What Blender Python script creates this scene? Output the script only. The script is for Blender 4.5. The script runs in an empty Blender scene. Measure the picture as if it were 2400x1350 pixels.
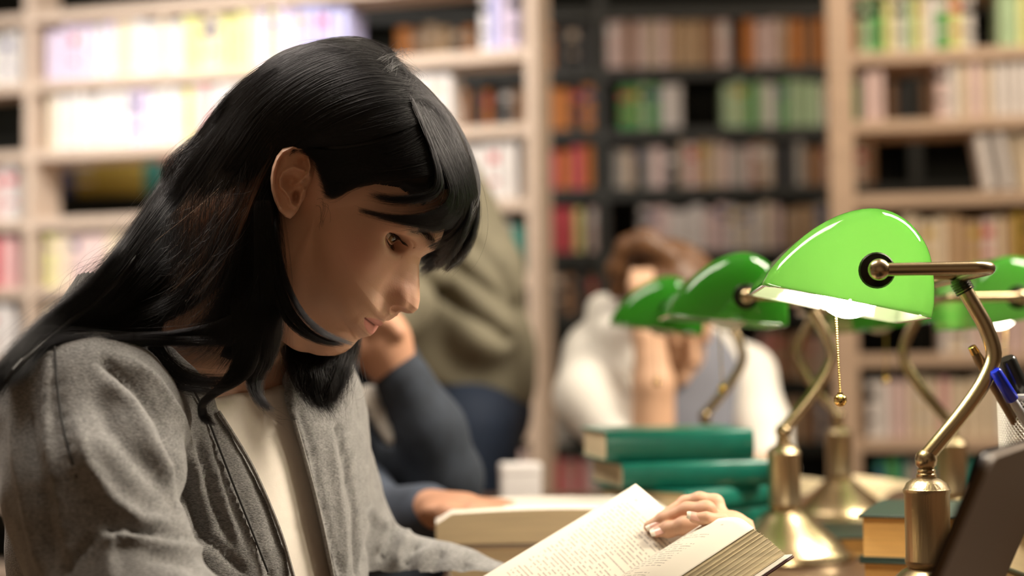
import bpy, bmesh, math, random
import numpy as np
from mathutils import Vector, Matrix

sc = bpy.context.scene
COL = sc.collection
random.seed(7)
rng = np.random.default_rng(11)

# ------------------------------------------------------------------ camera
FPX = 3770.0
CAMZ = 0.99
PITCH = math.radians(2.5)
ROLL = math.radians(-0.7)
cam_d = bpy.data.cameras.new('camera')
cam = bpy.data.objects.new('camera', cam_d)
COL.objects.link(cam)
cam_d.sensor_width = 36.0
cam_d.lens = FPX / 2400 * 36
cam_d.clip_start = 0.05
cam_d.clip_end = 60
cam_d.dof.use_dof = True
cam_d.dof.focus_distance = 1.275
cam_d.dof.aperture_fstop = 2.9
CM = Matrix.Translation((0, 0, CAMZ)) @ Matrix.Rotation(math.pi/2 + PITCH, 4, 'X') @ Matrix.Rotation(ROLL, 4, 'Z')
cam.matrix_world = CM
sc.camera = cam
CR = np.array(CM.to_3x3()); CT = np.array(CM.translation)

def W(px, py, d):
    """point at picture position (px,py) of the 2400x1350 frame, d metres deep"""
    v = np.array([(px-1200)/FPX*d, (675-py)/FPX*d, -d])
    return CR @ v + CT
def WA(P):
    P = np.asarray(P, float)
    v = np.stack([(P[..., 0]-1200)/FPX*P[..., 2], (675-P[..., 1])/FPX*P[..., 2], -P[..., 2]], -1)
    return v @ CR.T + CT
def proj(P):
    v = (np.asarray(P) - CT) @ CR
    d = -v[..., 2]
    return v[..., 0]/d*FPX+1200, 675-v[..., 1]/d*FPX, d

# ------------------------------------------------------------------ light and exposure
sc.view_settings.view_transform = 'Standard'
sc.view_settings.look = 'None'
sc.view_settings.exposure = 0.0
sc.view_settings.gamma = 1.0
sc.view_settings.use_curve_mapping = False
wd = bpy.data.worlds.new('world'); sc.world = wd; wd.use_nodes = True
wd.node_tree.nodes['Background'].inputs[0].default_value = (1.0, 0.86, 0.70, 1)
wd.node_tree.nodes['Background'].inputs[1].default_value = 0.085
def area(name, loc, target, sx, sy, power, col):
    l = bpy.data.lights.new(name, 'AREA'); l.shape = 'RECTANGLE'; l.size = sx; l.size_y = sy
    l.energy = power; l.color = col
    o = bpy.data.objects.new(name, l); COL.objects.link(o)
    o.location = loc
    o.rotation_euler = (Vector(target)-Vector(loc)).to_track_quat('-Z', 'Y').to_euler()
    return o
# ceiling lamps of the room: a long fitting over the table, a track washing each bookcase; plus an added fill
area('table_ceiling_light', (-0.75, 1.75, 2.75), (-0.35, 1.45, 0.9), 0.5, 1.3, 45, (1.0, 0.90, 0.78))
area('added_fill_light', (1.35, 1.75, 2.3), (-0.1, 1.5, 0.9), 0.4, 1.2, 95, (1.0, 0.88, 0.72))  # added fill for her face, chest and book, not a fitting of the room
area('bookcase_track_light', (-1.0, 3.6, 2.8), (-1.0, 5.25, 1.58), 1.9, 0.25, 18, (1.0, 0.95, 0.92)).data.spread = math.radians(75)
area('bookcase_spot_light', (1.35, 3.6, 2.7), (1.5, 4.9, 1.3), 0.9, 0.25, 26, (1.0, 0.83, 0.66))
area('rear_aisle_light', (0.6, 5.5, 2.85), (0.62, 6.5, 1.6), 1.2, 0.2, 2.4, (1.0, 0.83, 0.66))

# ------------------------------------------------------------------ materials
def mat(name, col, rough=0.6, metal=0.0, noise=0.0, nscale=20.0, bump=0.0, bscale=200.0, spec=0.5, coat=0.0,
        stretch=(1, 1, 1), sheen=0.0, sss=0.0):
    m = bpy.data.materials.new(name); m.use_nodes = True
    nt = m.node_tree; b = nt.nodes['Principled BSDF']
    b.inputs['Base Color'].default_value = (*col, 1)
    b.inputs['Roughness'].default_value = rough
    b.inputs['Metallic'].default_value = metal
    b.inputs['Specular IOR Level'].default_value = spec
    b.inputs['Coat Weight'].default_value = coat
    b.inputs['Coat Roughness'].default_value = 0.04
    b.inputs['Sheen Weight'].default_value = sheen
    if sss:
        b.inputs['Subsurface Weight'].default_value = sss
        b.inputs['Subsurface Radius'].default_value = (0.012, 0.005, 0.003)
        b.inputs['Subsurface Scale'].default_value = 0.35
    if noise or bump:
        tc = nt.nodes.new('ShaderNodeTexCoord'); mp = nt.nodes.new('ShaderNodeMapping')
        mp.inputs['Scale'].default_value = stretch
        nt.links.new(tc.outputs['Object'], mp.inputs[0])
    if noise:
        n = nt.nodes.new('ShaderNodeTexNoise'); n.inputs['Scale'].default_value = nscale; n.inputs['Detail'].default_value = 5
        nt.links.new(mp.outputs[0], n.inputs['Vector'])
        r = nt.nodes.new('ShaderNodeValToRGB')
        r.color_ramp.elements[0].position = 0.3; r.color_ramp.elements[1].position = 0.7
        r.color_ramp.elements[0].color = (*[c*(1-noise) for c in col], 1)
        r.color_ramp.elements[1].color = (*[min(1, c*(1+noise)) for c in col], 1)
        nt.links.new(n.outputs[0], r.inputs[0]); nt.links.new(r.outputs[0], b.inputs['Base Color'])
    if bump:
        n2 = nt.nodes.new('ShaderNodeTexNoise'); n2.inputs['Scale'].default_value = bscale; n2.inputs['Detail'].default_value = 3
        nt.links.new(mp.outputs[0], n2.inputs['Vector'])
        bp = nt.nodes.new('ShaderNodeBump'); bp.inputs['Strength'].default_value = bump; bp.inputs['Distance'].default_value = 0.002
        nt.links.new(n2.outputs[0], bp.inputs['Height']); nt.links.new(bp.outputs[0], b.inputs['Normal'])
    return m

def emit(name, col, s):
    m = bpy.data.materials.new(name); m.use_nodes = True
    b = m.node_tree.nodes['Principled BSDF']
    b.inputs['Base Color'].default_value = (1, 1, 1, 1)
    b.inputs['Emission Color'].default_value = (*col, 1); b.inputs['Emission Strength'].default_value = s
    return m

# ------------------------------------------------------------------ object helpers
def mesh_np(name, V, F, m=None, parent=None, smooth=True, mats=None, midx=None):
    me = bpy.data.meshes.new(name)
    V = np.asarray(V, np.float32)
    me.from_pydata(V.tolist() if len(V) < 2000 else [], [], [list(map(int, f)) for f in F] if len(V) < 2000 else [])
    if len(V) >= 2000:
        F = np.asarray(F, np.int32); k = F.shape[1]
        me.vertices.add(len(V)); me.vertices.foreach_set('co', V.ravel())
        me.loops.add(F.size); me.loops.foreach_set('vertex_index', F.ravel())
        me.polygons.add(len(F)); me.polygons.foreach_set('loop_start', np.arange(0, F.size, k, dtype=np.int32))
        me.update(calc_edges=True); me.validate()
    if smooth: me.polygons.foreach_set('use_smooth', [True]*len(me.polygons))
    for mm in (mats or ([m] if m else [])): me.materials.append(mm)
    if midx is not None and len(midx) == len(me.polygons): me.polygons.foreach_set('material_index', np.asarray(midx, np.int32))
    me.update()
    o = bpy.data.objects.new(name, me); COL.objects.link(o)
    if parent is not None: o.parent = parent
    return o

def empty(name, loc=(0, 0, 0), rz=0.0):
    o = bpy.data.objects.new(name, None); COL.objects.link(o)
    o.location = loc; o.rotation_euler = (0, 0, rz); o.empty_display_size = 0.05
    return o
def tag(o, label=None, cat=None, group=None, kind=None):
    if label: o['label'] = label
    if cat: o['category'] = cat
    if group: o['group'] = group
    if kind: o['kind'] = kind
    return o

class MB:
    """collects shapes into one mesh"""
    def __init__(self): self.V = []; self.F = []; self.M = []
    def add(self, V, F, mi=0):
        k = len(self.V); self.V += [tuple(map(float, v)) for v in V]
        self.F += [tuple(int(i)+k for i in f) for f in F]; self.M += [mi]*len(F)
    def box(self, lo, hi, mi=0, M=None):
        x0, y0, z0 = lo; x1, y1, z1 = hi
        V = [(x0,y0,z0),(x1,y0,z0),(x1,y1,z0),(x0,y1,z0),(x0,y0,z1),(x1,y0,z1),(x1,y1,z1),(x0,y1,z1)]
        if M is not None: V = [tuple(M @ Vector(v)) for v in V]
        self.add(V, [(0,3,2,1),(4,5,6,7),(0,1,5,4),(1,2,6,5),(2,3,7,6),(3,0,4,7)], mi)
    def tube(self, pts, rad, n=12, mi=0, cap=True):
        pts = [np.array(p, float) for p in pts]; m = len(pts)
        if np.isscalar(rad): rad = [rad]*m
        T = [pts[min(i+1, m-1)]-pts[max(i-1, 0)] for i in range(m)]
        T = [t/(np.linalg.norm(t)+1e-12) for t in T]
        a = np.array([0, 0, 1.0]) if abs(T[0][2]) < .9 else np.array([1.0, 0, 0])
        N = np.cross(T[0], a); N /= np.linalg.norm(N)
        V = []; F = []
        for i in range(m):
            N = N - T[i]*np.dot(N, T[i]); N /= np.linalg.norm(N); B = np.cross(T[i], N)
            for k in range(n):
                an = 2*math.pi*k/n
                V.append(pts[i]+(N*math.cos(an)+B*math.sin(an))*rad[i])
        for i in range(m-1):
            for k in range(n):
                F.append((i*n+k, i*n+(k+1) % n, (i+1)*n+(k+1) % n, (i+1)*n+k))
        if cap: F.append(tuple(range(n-1, -1, -1))); F.append(tuple((m-1)*n+k for k in range(n)))
        self.add(V, F, mi)
    def lathe(self, prof, c=(0, 0, 0), n=32, mi=0, M=None):
        V = []; F = []; m = len(prof)
        for (r, z) in prof:
            for k in range(n):
                an = 2*math.pi*k/n
                v = Vector((r*math.cos(an), r*math.sin(an), z))
                if M is not None: v = M @ v
                V.append((v[0]+c[0], v[1]+c[1], v[2]+c[2]))
        for i in range(m-1):
            for k in range(n):
                F.append((i*n+k, i*n+(k+1) % n, (i+1)*n+(k+1) % n, (i+1)*n+k))
        F.append(tuple(range(n-1, -1, -1))); F.append(tuple((m-1)*n+k for k in range(n)))
        self.add(V, F, mi)
    def sphere(self, c, r, n=16, mi=0):
        prof = [(max(1e-5, r*math.sin(math.pi*i/n)), -r*math.cos(math.pi*i/n)) for i in range(n+1)]
        self.lathe(prof, c, n=2*n if n > 6 else 10, mi=mi)
    def build(self, name, mats, parent=None, smooth=True, bevel=0.0, auto=True):
        if not isinstance(mats, (list, tuple)): mats = [mats]
        me = bpy.data.meshes.new(name); me.from_pydata(self.V, [], self.F)
        for m in mats: me.materials.append(m)
        me.polygons.foreach_set('material_index', self.M)
        if smooth:
            me.polygons.foreach_set('use_smooth', [True]*len(me.polygons))
            me.set_sharp_from_angle(angle=math.radians(38))
        o = bpy.data.objects.new(name, me); COL.objects.link(o)
        if bevel:
            b = o.modifiers.new('bevel', 'BEVEL'); b.width = bevel; b.segments = 2; b.limit_method = 'ANGLE'
        if parent is not None: o.parent = parent
        return o

# ------------------------------------------------------------------ organic modelling: signed distances and surface nets
def nrm(v): v = np.asarray(v, float); return v/np.linalg.norm(v)
def cap(P, a, b, ra, rb):
    a = np.asarray(a, np.float32); b = np.asarray(b, np.float32); ab = b-a
    t = np.clip(((P-a) @ ab)/float(ab @ ab+1e-12), 0, 1)
    q = P-a-t[..., None]*ab
    return np.sqrt((q*q).sum(-1))-(ra+(rb-ra)*t)
def ell(P, c, r, R=None):
    q = P-np.asarray(c, np.float32)
    if R is not None: q = q @ np.asarray(R, np.float32).T      # rows of R are the axes
    r = np.asarray(r, np.float32)
    k0 = np.sqrt(((q/r)**2).sum(-1))+1e-9; k1 = np.sqrt(((q/r**2)**2).sum(-1))+1e-9
    return k0*(k0-1)/k1
def smin(a, b, k):
    h = np.clip(0.5+0.5*(b-a)/k, 0, 1)
    return b+(a-b)*h-k*h*(1-h)
def smax(a, b, k): return -smin(-a, -b, k)
def chain(P, pts, rads, k=0.012):
    d = None
    for i in range(len(pts)-1):
        e = cap(P, pts[i], pts[i+1], rads[i], rads[i+1])
        d = e if d is None else smin(d, e, k)
    return d
def nets(f, lo, hi, h, newton=2):
    lo = np.asarray(lo, float); hi = np.asarray(hi, float)
    n = np.maximum(3, np.ceil((hi-lo)/h).astype(int)+1)
    ax = [lo[i]+h*np.arange(n[i]) for i in range(3)]
    G = np.empty(tuple(n), np.float32)
    step = max(1, int(1.5e6//(n[1]*n[2])))
    for i in range(0, n[0], step):
        X = np.stack(np.meshgrid(ax[0][i:i+step], ax[1], ax[2], indexing='ij'), -1).astype(np.float32)
        G[i:i+step] = f(X)
    S = G < 0
    c = [n[i]-1 for i in range(3)]
    cnt = np.zeros(c, np.int16); acc = np.zeros((*c, 3), np.float32)
    def sl(o, k, full=False): return tuple(slice(o[i], o[i]+c[i]) for i in range(3))
    for a in range(3):
        others = [i for i in range(3) if i != a]
        for o1 in (0, 1):
            for o2 in (0, 1):
                o = [0, 0, 0]; o[others[0]] = o1; o[others[1]] = o2
                p = list(o); p[a] = 1
                A = G[sl(o, 0)]; B = G[sl(p, 0)]
                X = (A < 0) != (B < 0)
                t = np.where(X, A/np.where(X, A-B, 1), 0)
                cnt += X
                for i in range(3):
                    acc[..., i] += np.where(X, (t if i == a else o[i]), 0)
    use = cnt > 0
    idx = -np.ones(c, np.int64); ijk = np.argwhere(use); idx[use] = np.arange(len(ijk))
    V = lo+(ijk+acc[use]/cnt[use][:, None])*h
    F = []
    for a in range(3):
        b, d = (a+1) % 3, (a+2) % 3
        s0 = [slice(1, c[i]) for i in range(3)]; s0[a] = slice(0, c[a])
        s1 = list(s0); s1[a] = slice(1, c[a]+1)
        A = S[tuple(s0)]; B = S[tuple(s1)]
        E = np.argwhere(A != B)
        if len(E) == 0: continue
        fl = A[tuple(E.T)]
        E = E+np.array([0 if i == a else 1 for i in range(3)])
        def cell(db, dd):
            q = E.copy(); q[:, b] -= db; q[:, d] -= dd
            return idx[tuple(q.T)]
        Q = np.stack([cell(1, 1), cell(0, 1), cell(0, 0), cell(1, 0)], 1)
        Q[~fl] = Q[~fl][:, ::-1]
        F.append(Q)
    F = np.concatenate(F); F = F[(F >= 0).all(1)]
    e = h*0.4
    for _ in range(newton):
        g = grad(f, V, e); v0 = f(V.astype(np.float32))
        V = V-np.clip(v0, -h, h)[:, None]*g
    return V, F
def grad(f, V, e):
    V = V.astype(np.float32); g = np.zeros((len(V), 3))
    for i in range(3):
        d = np.zeros(3, np.float32); d[i] = e
        g[:, i] = f(V+d)-f(V-d)
    return g/(np.linalg.norm(g, axis=1, keepdims=True)+1e-12)
def catmull(P, n):
    """smooth curve through control rows P -> n rows"""
    P = np.asarray(P, float); m = len(P)
    E = np.vstack([2*P[0]-P[1], P, 2*P[-1]-P[-2]])
    t = np.linspace(0, m-1-1e-6, n); i = t.astype(int); u = (t-i)[:, None]
    a, b, c, d = E[i], E[i+1], E[i+2], E[i+3]
    return 0.5*((2*b)+(c-a)*u+(2*a-5*b+4*c-d)*u**2+(3*b-a-3*c+d)*u**3)
def segdist(px, py, poly):
    """distance in px to a polyline, and its 0..1 position, signed side"""
    best = np.full(np.shape(px), 1e9); tt = np.zeros(np.shape(px)); sd = np.zeros(np.shape(px))
    n = len(poly)-1
    for i in range(n):
        ax_, ay = poly[i]; bx, by = poly[i+1]
        dx, dy = bx-ax_, by-ay; L = dx*dx+dy*dy
        t = np.clip(((px-ax_)*dx+(py-ay)*dy)/L, 0, 1)
        ex = px-ax_-t*dx; ey = py-ay-t*dy
        d = np.hypot(ex, ey); q = d < best
        best = np.where(q, d, best); tt = np.where(q, (i+t)/n, tt)
        sd = np.where(q, np.sign(dx*ey-dy*ex), sd)
    return best, tt, sd
def inpoly(px, py, poly):
    r = np.zeros(np.shape(px), bool); n = len(poly); j = n-1
    for i in range(n):
        xi, yi = poly[i]; xj, yj = poly[j]
        c = ((yi > py) != (yj > py)) & (px < (xj-xi)*(py-yi)/(yj-yi+1e-12)+xi)
        r ^= c; j = i
    return r
# ================================================================== the room
M_wood = mat('pale_birch', (0.68, 0.54, 0.42), 0.45, noise=0.08, nscale=6, stretch=(1, 1, 8), bump=0.1, bscale=60)
M_wood2 = mat('warm_birch', (0.58, 0.42, 0.29), 0.45, noise=0.1, nscale=6, stretch=(1, 1, 8), bump=0.1, bscale=60)
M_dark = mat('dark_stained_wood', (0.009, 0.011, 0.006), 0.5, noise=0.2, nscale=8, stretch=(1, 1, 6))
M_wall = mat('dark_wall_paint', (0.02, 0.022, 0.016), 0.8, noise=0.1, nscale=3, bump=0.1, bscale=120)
M_wallL = mat('warm_wall_paint', (0.45, 0.38, 0.30), 0.8, noise=0.06, nscale=3, bump=0.1, bscale=120)
M_floor = mat('parquet_floor', (0.22, 0.13, 0.07), 0.4, noise=0.25, nscale=5, stretch=(1, 10, 1))
M_ceil = mat('ceiling_paint', (0.6, 0.56, 0.5), 0.9, noise=0.03, nscale=5)
def struct(name, lo, hi, m):
    b = MB(); b.box(lo, hi); o = b.build(name, m, smooth=False); o['kind'] = 'structure'; return o
struct('floor', (-4, -2, -0.1), (4.5, 7.6, 0), M_floor)
struct('ceiling', (-4, -2, 3.0), (4.5, 7.6, 3.1), M_ceil)
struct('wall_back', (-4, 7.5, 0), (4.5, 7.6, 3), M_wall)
struct('wall_left', (-4.1, -2, 0), (-4, 7.6, 3), M_wallL)
struct('wall_right', (4.5, -2, 0), (4.6, 7.6, 3), M_wallL)
struct('wall_front', (-4, -2.1, 0), (4.5, -2, 3), M_wallL)
struct('baseboard_back', (-4, 7.48, 0), (4.5, 7.5, 0.1), M_dark)

# ------------------------------------------------------------------ bookcases
class Case:
    def __init__(self, pa, da, pb, db):
        a = W(pa, 840, da); b = W(pb, 840, db)
        self.o = np.array([a[0], a[1], 0.0]); self.ax = nrm([b[0]-a[0], b[1]-a[1], 0])
        self.nb = np.array([-self.ax[1], self.ax[0], 0])            # towards the back
        self.rz = math.atan2(self.ax[1], self.ax[0])
    def lx(self, px, py=500):
        r = W(px, py, 1.0)-CT
        t = np.dot(self.o-CT, self.nb)/np.dot(r, self.nb)
        return float(np.dot(CT+r*t-self.o, self.ax))
    def pt(self, x, y, z): return self.o+self.ax*x+self.nb*y+np.array([0, 0, z])

ORD = ['first','second','third','fourth','fifth','sixth','seventh','eighth','ninth','tenth','eleventh','twelfth','thirteenth',
       'fourteenth','fifteenth','sixteenth','seventeenth','eighteenth','nineteenth','twentieth','twenty-first','twenty-second',
       'twenty-third','twenty-fourth','twenty-fifth','twenty-sixth','twenty-seventh','twenty-eighth','twenty-ninth','thirtieth',
       'thirty-first','thirty-second','thirty-third','thirty-fourth']
PAL = {
 'white': (0.80, 0.76, 0.72), 'cream': (0.80, 0.68, 0.50), 'lilac': (0.72, 0.62, 0.76), 'lavender blue': (0.52, 0.52, 0.80),
 'pale blue': (0.60, 0.70, 0.78), 'pink': (0.80, 0.48, 0.46), 'pale pink': (0.80, 0.62, 0.58), 'yellow': (0.80, 0.66, 0.08),
 'lemon': (0.82, 0.80, 0.34), 'green': (0.12, 0.42, 0.12), 'pale green': (0.50, 0.68, 0.42), 'teal': (0.05, 0.30, 0.24),
 'red': (0.60, 0.08, 0.10), 'brown': (0.32, 0.17, 0.08), 'tan': (0.55, 0.38, 0.22), 'orange': (0.65, 0.24, 0.05),
 'grey': (0.42, 0.40, 0.36), 'black': (0.03, 0.03, 0.03), 'navy': (0.04, 0.06, 0.2), 'ochre': (0.55, 0.38, 0.05), 'beige': (0.62, 0.50, 0.38)}
M_page = mat('paper_edge', (0.80, 0.69, 0.48), 0.8, noise=0.1, nscale=90, stretch=(1, 1, 12))
BM = {}
def book_mesh(col, band):
    key = (col, band)
    if key in BM: return BM[key]
    m = mat('cover_'+col.replace(' ', '_')+('_' + band.replace(' ', '_') if band else ''), PAL[col], 0.45, noise=0.06, nscale=4)
    b = MB()
    # rounded spine, two boards, page block set in; unit sized 0..1
    sp = [(0.0, 0.10), (0.12, 0.02), (0.5, -0.02), (0.88, 0.02), (1.0, 0.10)]
    n = len(sp); z = [0, 0.30, 0.36, 0.66, 0.84, 1.0]
    V = [(x, y, zz) for zz in z for (x, y) in sp]; F = []; mi = []
    for i in range(len(z)-1):
        for k in range(n-1):
            F.append((i*n+k, i*n+k+1, (i+1)*n+k+1, (i+1)*n+k))
    k0 = len(b.V); b.add(V, F, 0)
    if band:
        for q in range(len(F)):
            if q//(n-1) in (1, 3): b.M[q] = 2
    b.box((0, 0.10, 0), (0.08, 1, 1)); b.box((0.92, 0.10, 0), (1, 1, 1))
    b.add([(0, .1, 1), (.12, .02, 1), (.5, -.02, 1), (.88, .02, 1), (1, .1, 1), (.5, .1, 1)], [(0, 1, 2, 3, 4)])
    b.box((0.08, 0.08, 0.02), (0.92, 0.97, 0.98), 1)
    me = bpy.data.meshes.new('book'); me.from_pydata(b.V, [], b.F)
    me.materials.append(m); me.materials.append(M_page)
    me.materials.append(mat('band_'+(band or col).replace(' ', '_'), PAL[band or col], 0.5))
    me.polygons.foreach_set('material_index', b.M)
    BM[key] = me; return me

def bookcase(cs, x0, x1, zs, posts, depth, wood, label, thick=0.03, postw=0.045, upto=2.75):
    e = empty('bookcase', tuple(cs.o), cs.rz); tag(e, label, 'bookcase')
    for p in posts:
        b = MB(); b.box((p-postw/2, 0, 0), (p+postw/2, depth, upto)); b.build('side_panel', wood, e, smooth=False, bevel=0.003)
    ps = sorted(posts)
    for a, c in zip(ps[:-1], ps[1:]):
        for z in zs:
            b = MB(); b.box((a+postw/2, 0.002, z-thick/2), (c-postw/2, depth-0.002, z+thick/2))
            b.build('shelf', wood, e, smooth=False, bevel=0.002)
    return e
def row(cs, z, px0, px1, pal, hgt, where, thick=0.03, wr=(0.024, 0.038), dep=0.15, y0=0.02, band=0.4, lean=0, frm='left', skip=None, grp=None):
    x = cs.lx(px0); xe = cs.lx(px1); k = 0
    zb = z+thick/2+0.0005
    while True:
        w = random.uniform(*wr)
        if x+w > xe: break
        c = pal[int(len(pal)*min(.999, max(0, (x-cs.lx(px0))/(xe-cs.lx(px0)+1e-6)+random.uniform(-.10, .10))))] if isinstance(pal, tuple) else random.choice(pal)
        bd = random.choice(['white', 'red', 'navy', 'ochre', 'black', 'beige']) if random.random() < band else None
        h = random.uniform(*hgt); dd = dep*random.uniform(.85, 1.0)
        px, _, _ = proj(cs.pt(x+w/2, y0, z+.1))
        k += 1
        if not (skip and skip[0] < px < skip[1]):
            o = bpy.data.objects.new('book', book_mesh(c, bd)); COL.objects.link(o)
            an = math.radians(lean) if lean and k < 4 else 0
            p = cs.pt(x+(math.sin(an)*h if an > 0 else 0), y0+random.uniform(0, .012), zb + (abs(math.sin(an))*w if an else 0))
            o.location = tuple(p); o.scale = (w, dd, h)
            o.rotation_euler = (0, -an, cs.rz)
            what = c+' book'+((' with '+bd+' spine bands') if bd and bd != c else '')
            if len(f'{what} {ORD[min(k-1,33)]} from the {frm} {where}'.replace('-', ' ').split()) > 15: what = c+' book'
            tag(o, f'{what}, {ORD[min(k-1, 33)]} from the {frm} {where}', 'book', grp or ('books '+where))
        x += w+random.uniform(0.0008, 0.003)
        if lean and k <= 3: x += 0.016

H0 = CAMZ
LC = Case(300, 5.2, 1130, 4.86)
zl = [H0+v for v in (1.15, .92, .69, .463, .236, 0.0, -.23, -.46, -.69)]
lp = [LC.lx(-700), LC.lx(66), LC.lx(1247)]
bookcase(LC, 0, 0, zl, lp, 0.17, M_wood, 'long pale birch open bookcase behind the dark-haired woman', thick=0.036, postw=0.034)
PW = ('lilac', 'white', 'lilac', 'white', 'cream', 'white', 'cream', 'white', 'lemon', 'cream', 'pale pink', 'lemon', 'cream', 'lilac', 'lavender blue', 'lavender blue', 'lemon')
row(LC, zl[1], 96, 812, PW, (.165, .185), 'on the birch bookcase top row', .036, skip=None, band=.3)
row(LC, zl[1], 1120, 1222, ['lilac', 'lavender blue', 'white'], (.175, .195), 'on the top row beside the panel', .036, lean=0)
PW2 = ('cream', 'white', 'pale blue', 'white', 'white', 'pale blue', 'white', 'lilac', 'yellow', 'white', 'pink', 'white', 'lemon', 'yellow', 'white')
row(LC, zl[2], 96, 640, PW2, (.175, .187), 'on the second row of the birch bookcase', .036, band=.15)
row(LC, zl[2], 930, 1072, ['white', 'pale green', 'white'], (.165, .175), 'on the second row, right of the woman', .036, band=.1)
row(LC, zl[3], 1050, 1222, ['white', 'cream', 'white'], (.165, .175), 'on the third row, beside the right panel', .036, band=.1)
row(LC, zl[4], 96, 420, ['cream', 'beige', 'pale pink', 'cream', 'lemon'], (.165, .18), 'on the fourth row of the birch bookcase', .036, band=.2)
row(LC, zl[4], 1120, 1222, ['teal', 'green', 'grey'], (.14, .165), 'on the fourth row behind the olive shirt', .036)
row(LC, zl[5], 96, 260, ['white', 'pale pink', 'cream'], (.16, .18), 'on the fifth row behind the hair', .036)
row(LC, zl[6], 1150, 1222, ['teal', 'grey', 'green'], (.14, .16), 'on the sixth row beside the right panel', .036)
row(LC, zl[7], 1150, 1225, ['pink', 'pale pink', 'orange'], (.15, .17), 'on the lowest row in view', .036)
row(LC, zl[1], -90, 32, ['white', 'pale green', 'white'], (.16, .185), 'on the top row left of the panel', .036, frm='far end')
row(LC, zl[3], -90, 36, ['white', 'pale pink'], (.165, .18), 'on the third row left of the panel', .036, frm='far end')
row(LC, zl[4], -90, 30, ['red', 'pink', 'white'], (.165, .18), 'on the fourth row left of the panel', .036, frm='far end')
row(LC, zl[5], -90, 36, ['white', 'pale pink'], (.165, .18), 'on the fifth row left of the panel', .036, frm='far end')

RC = Case(2020, 4.86, 2400, 4.78)
zr = [H0+v for v in (1.11, .90, .69, .463, .225, -0.02, -.275, -.51, -.74)]
bookcase(RC, 0, 0, zr, [RC.lx(1976), RC.lx(3150)], 0.26, M_wood2, 'warm birch bookcase behind the lit green lamp', thick=0.036, postw=0.075)
row(RC, zr[1], 2024, 2312, ['pale green', 'green', 'white', 'lemon', 'pale green', 'white'], (.15, .185), 'on the top row of the warm birch bookcase', .036)
row(RC, zr[1], 2352, 2480, ['white', 'pale green', 'lemon'], (.16, .185), 'on the top row past its gap', .036)
row(RC, zr[2], 2030, 2088, ['pale pink'], (.15, .16), 'on the second row beside the thick panel', .036, band=0)
row(RC, zr[2], 2202, 2480, ['white', 'pale pink', 'cream', 'white'], (.165, .18), 'on the second row past the dark gap', .036, band=.2)
row(RC, zr[3], 2290, 2480, ['cream', 'white', 'cream'], (.165, .175), 'on the third row, leaning stack', .036, band=.1, lean=9)
row(RC, zr[4], 2040, 2480, ['tan', 'ochre', 'cream', 'brown', 'pale pink', 'cream'], (.15, .175), 'on the fourth row above the lamp', .036)
row(RC, zr[5], 2200, 2480, ['pale pink', 'cream', 'white'], (.165, .18), 'on the fifth row behind the right lamp', .036)
row(RC, zr[6], 2024, 2480, ['pale pink', 'cream', 'white', 'pale pink', 'pink', 'cream'], (.165, .185), 'on the sixth row behind the pen cup', .036, band=.2)
row(RC, zr[7], 2040, 2300, ['teal', 'grey', 'navy', 'green'], (.15, .175), 'on the seventh row behind the brass lamp feet', .036)

BC = Case(400, 6.45, 1650, 6.4)
zb_ = [H0+v for v in (1.38, 1.136, .89, .652, .397, .150, -.12, -.37, -.62)]
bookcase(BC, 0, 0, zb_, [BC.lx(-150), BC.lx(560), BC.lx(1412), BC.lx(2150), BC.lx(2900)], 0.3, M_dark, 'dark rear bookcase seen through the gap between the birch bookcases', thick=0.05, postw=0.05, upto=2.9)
bw = (.030, .055)
row(BC, zb_[1], 1425, 1735, ['pale pink', 'tan', 'brown', 'beige', 'orange', 'pale pink'], (.19, .21), 'on the uppermost dark shelf', .05, bw)
row(BC, zb_[1], 1750, 2060, ['beige', 'orange', 'tan', 'pale pink', 'brown'], (.18, .21), 'on the uppermost dark shelf, right half', .05, bw)
row(BC, zb_[2], 1455, 1620, ['pale green', 'green', 'white', 'lemon'], (.17, .19), 'on the second dark shelf', .05, bw)
row(BC, zb_[2], 1700, 2060, ['pale green', 'white', 'green', 'teal', 'pale green'], (.17, .19), 'on the second dark shelf, right half', .05, bw)
row(BC, zb_[3], 1440, 2060, ['tan', 'grey', 'beige', 'brown', 'black', 'pale pink'], (.15, .19), 'on the third dark shelf', .05, bw)
row(BC, zb_[4], 1380, 1430, ['pale pink'], (.17, .18), 'on the fourth dark shelf by its post', .05, bw)
row(BC, zb_[4], 1500, 1840, ['white', 'pale pink', 'white', 'cream', 'pale pink'], (.16, .19), 'on the fourth dark shelf', .05, bw)
row(BC, zb_[4], 1845, 2060, ['grey', 'tan', 'black'], (.15, .18), 'on the fourth dark shelf, right half', .05, bw)
row(BC, zb_[5], 1290, 1400, ['brown', 'orange', 'black'], (.15, .18), 'on the fifth dark shelf, left end', .05, bw)
row(BC, zb_[6], 1780, 1960, ['grey', 'tan', 'brown', 'beige'], (.17, .19), 'on the sixth dark shelf', .05, bw)
row(BC, zb_[7], 1780, 2060, ['brown', 'black', 'orange', 'tan', 'grey'], (.16, .19), 'on the seventh dark shelf', .05, bw)
row(BC, zb_[7], 1290, 1345, ['grey', 'teal'], (.16, .19), 'on the seventh dark shelf, left end', .05, bw)
row(BC, zb_[8], 1290, 1400, ['pink', 'red', 'lilac', 'pale pink'], (.18, .20), 'on the lowest dark shelf', .05, bw)
row(BC, zb_[1], 930, 1400, ['brown', 'tan', 'black', 'orange', 'brown'], (.17, .20), 'on the uppermost dark shelf above the head', .05, (.04, .06))
row(BC, zb_[2], 1075, 1400, ['orange', 'brown', 'orange', 'black'], (.16, .19), 'on the second dark shelf, left half', .05, bw)
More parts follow.
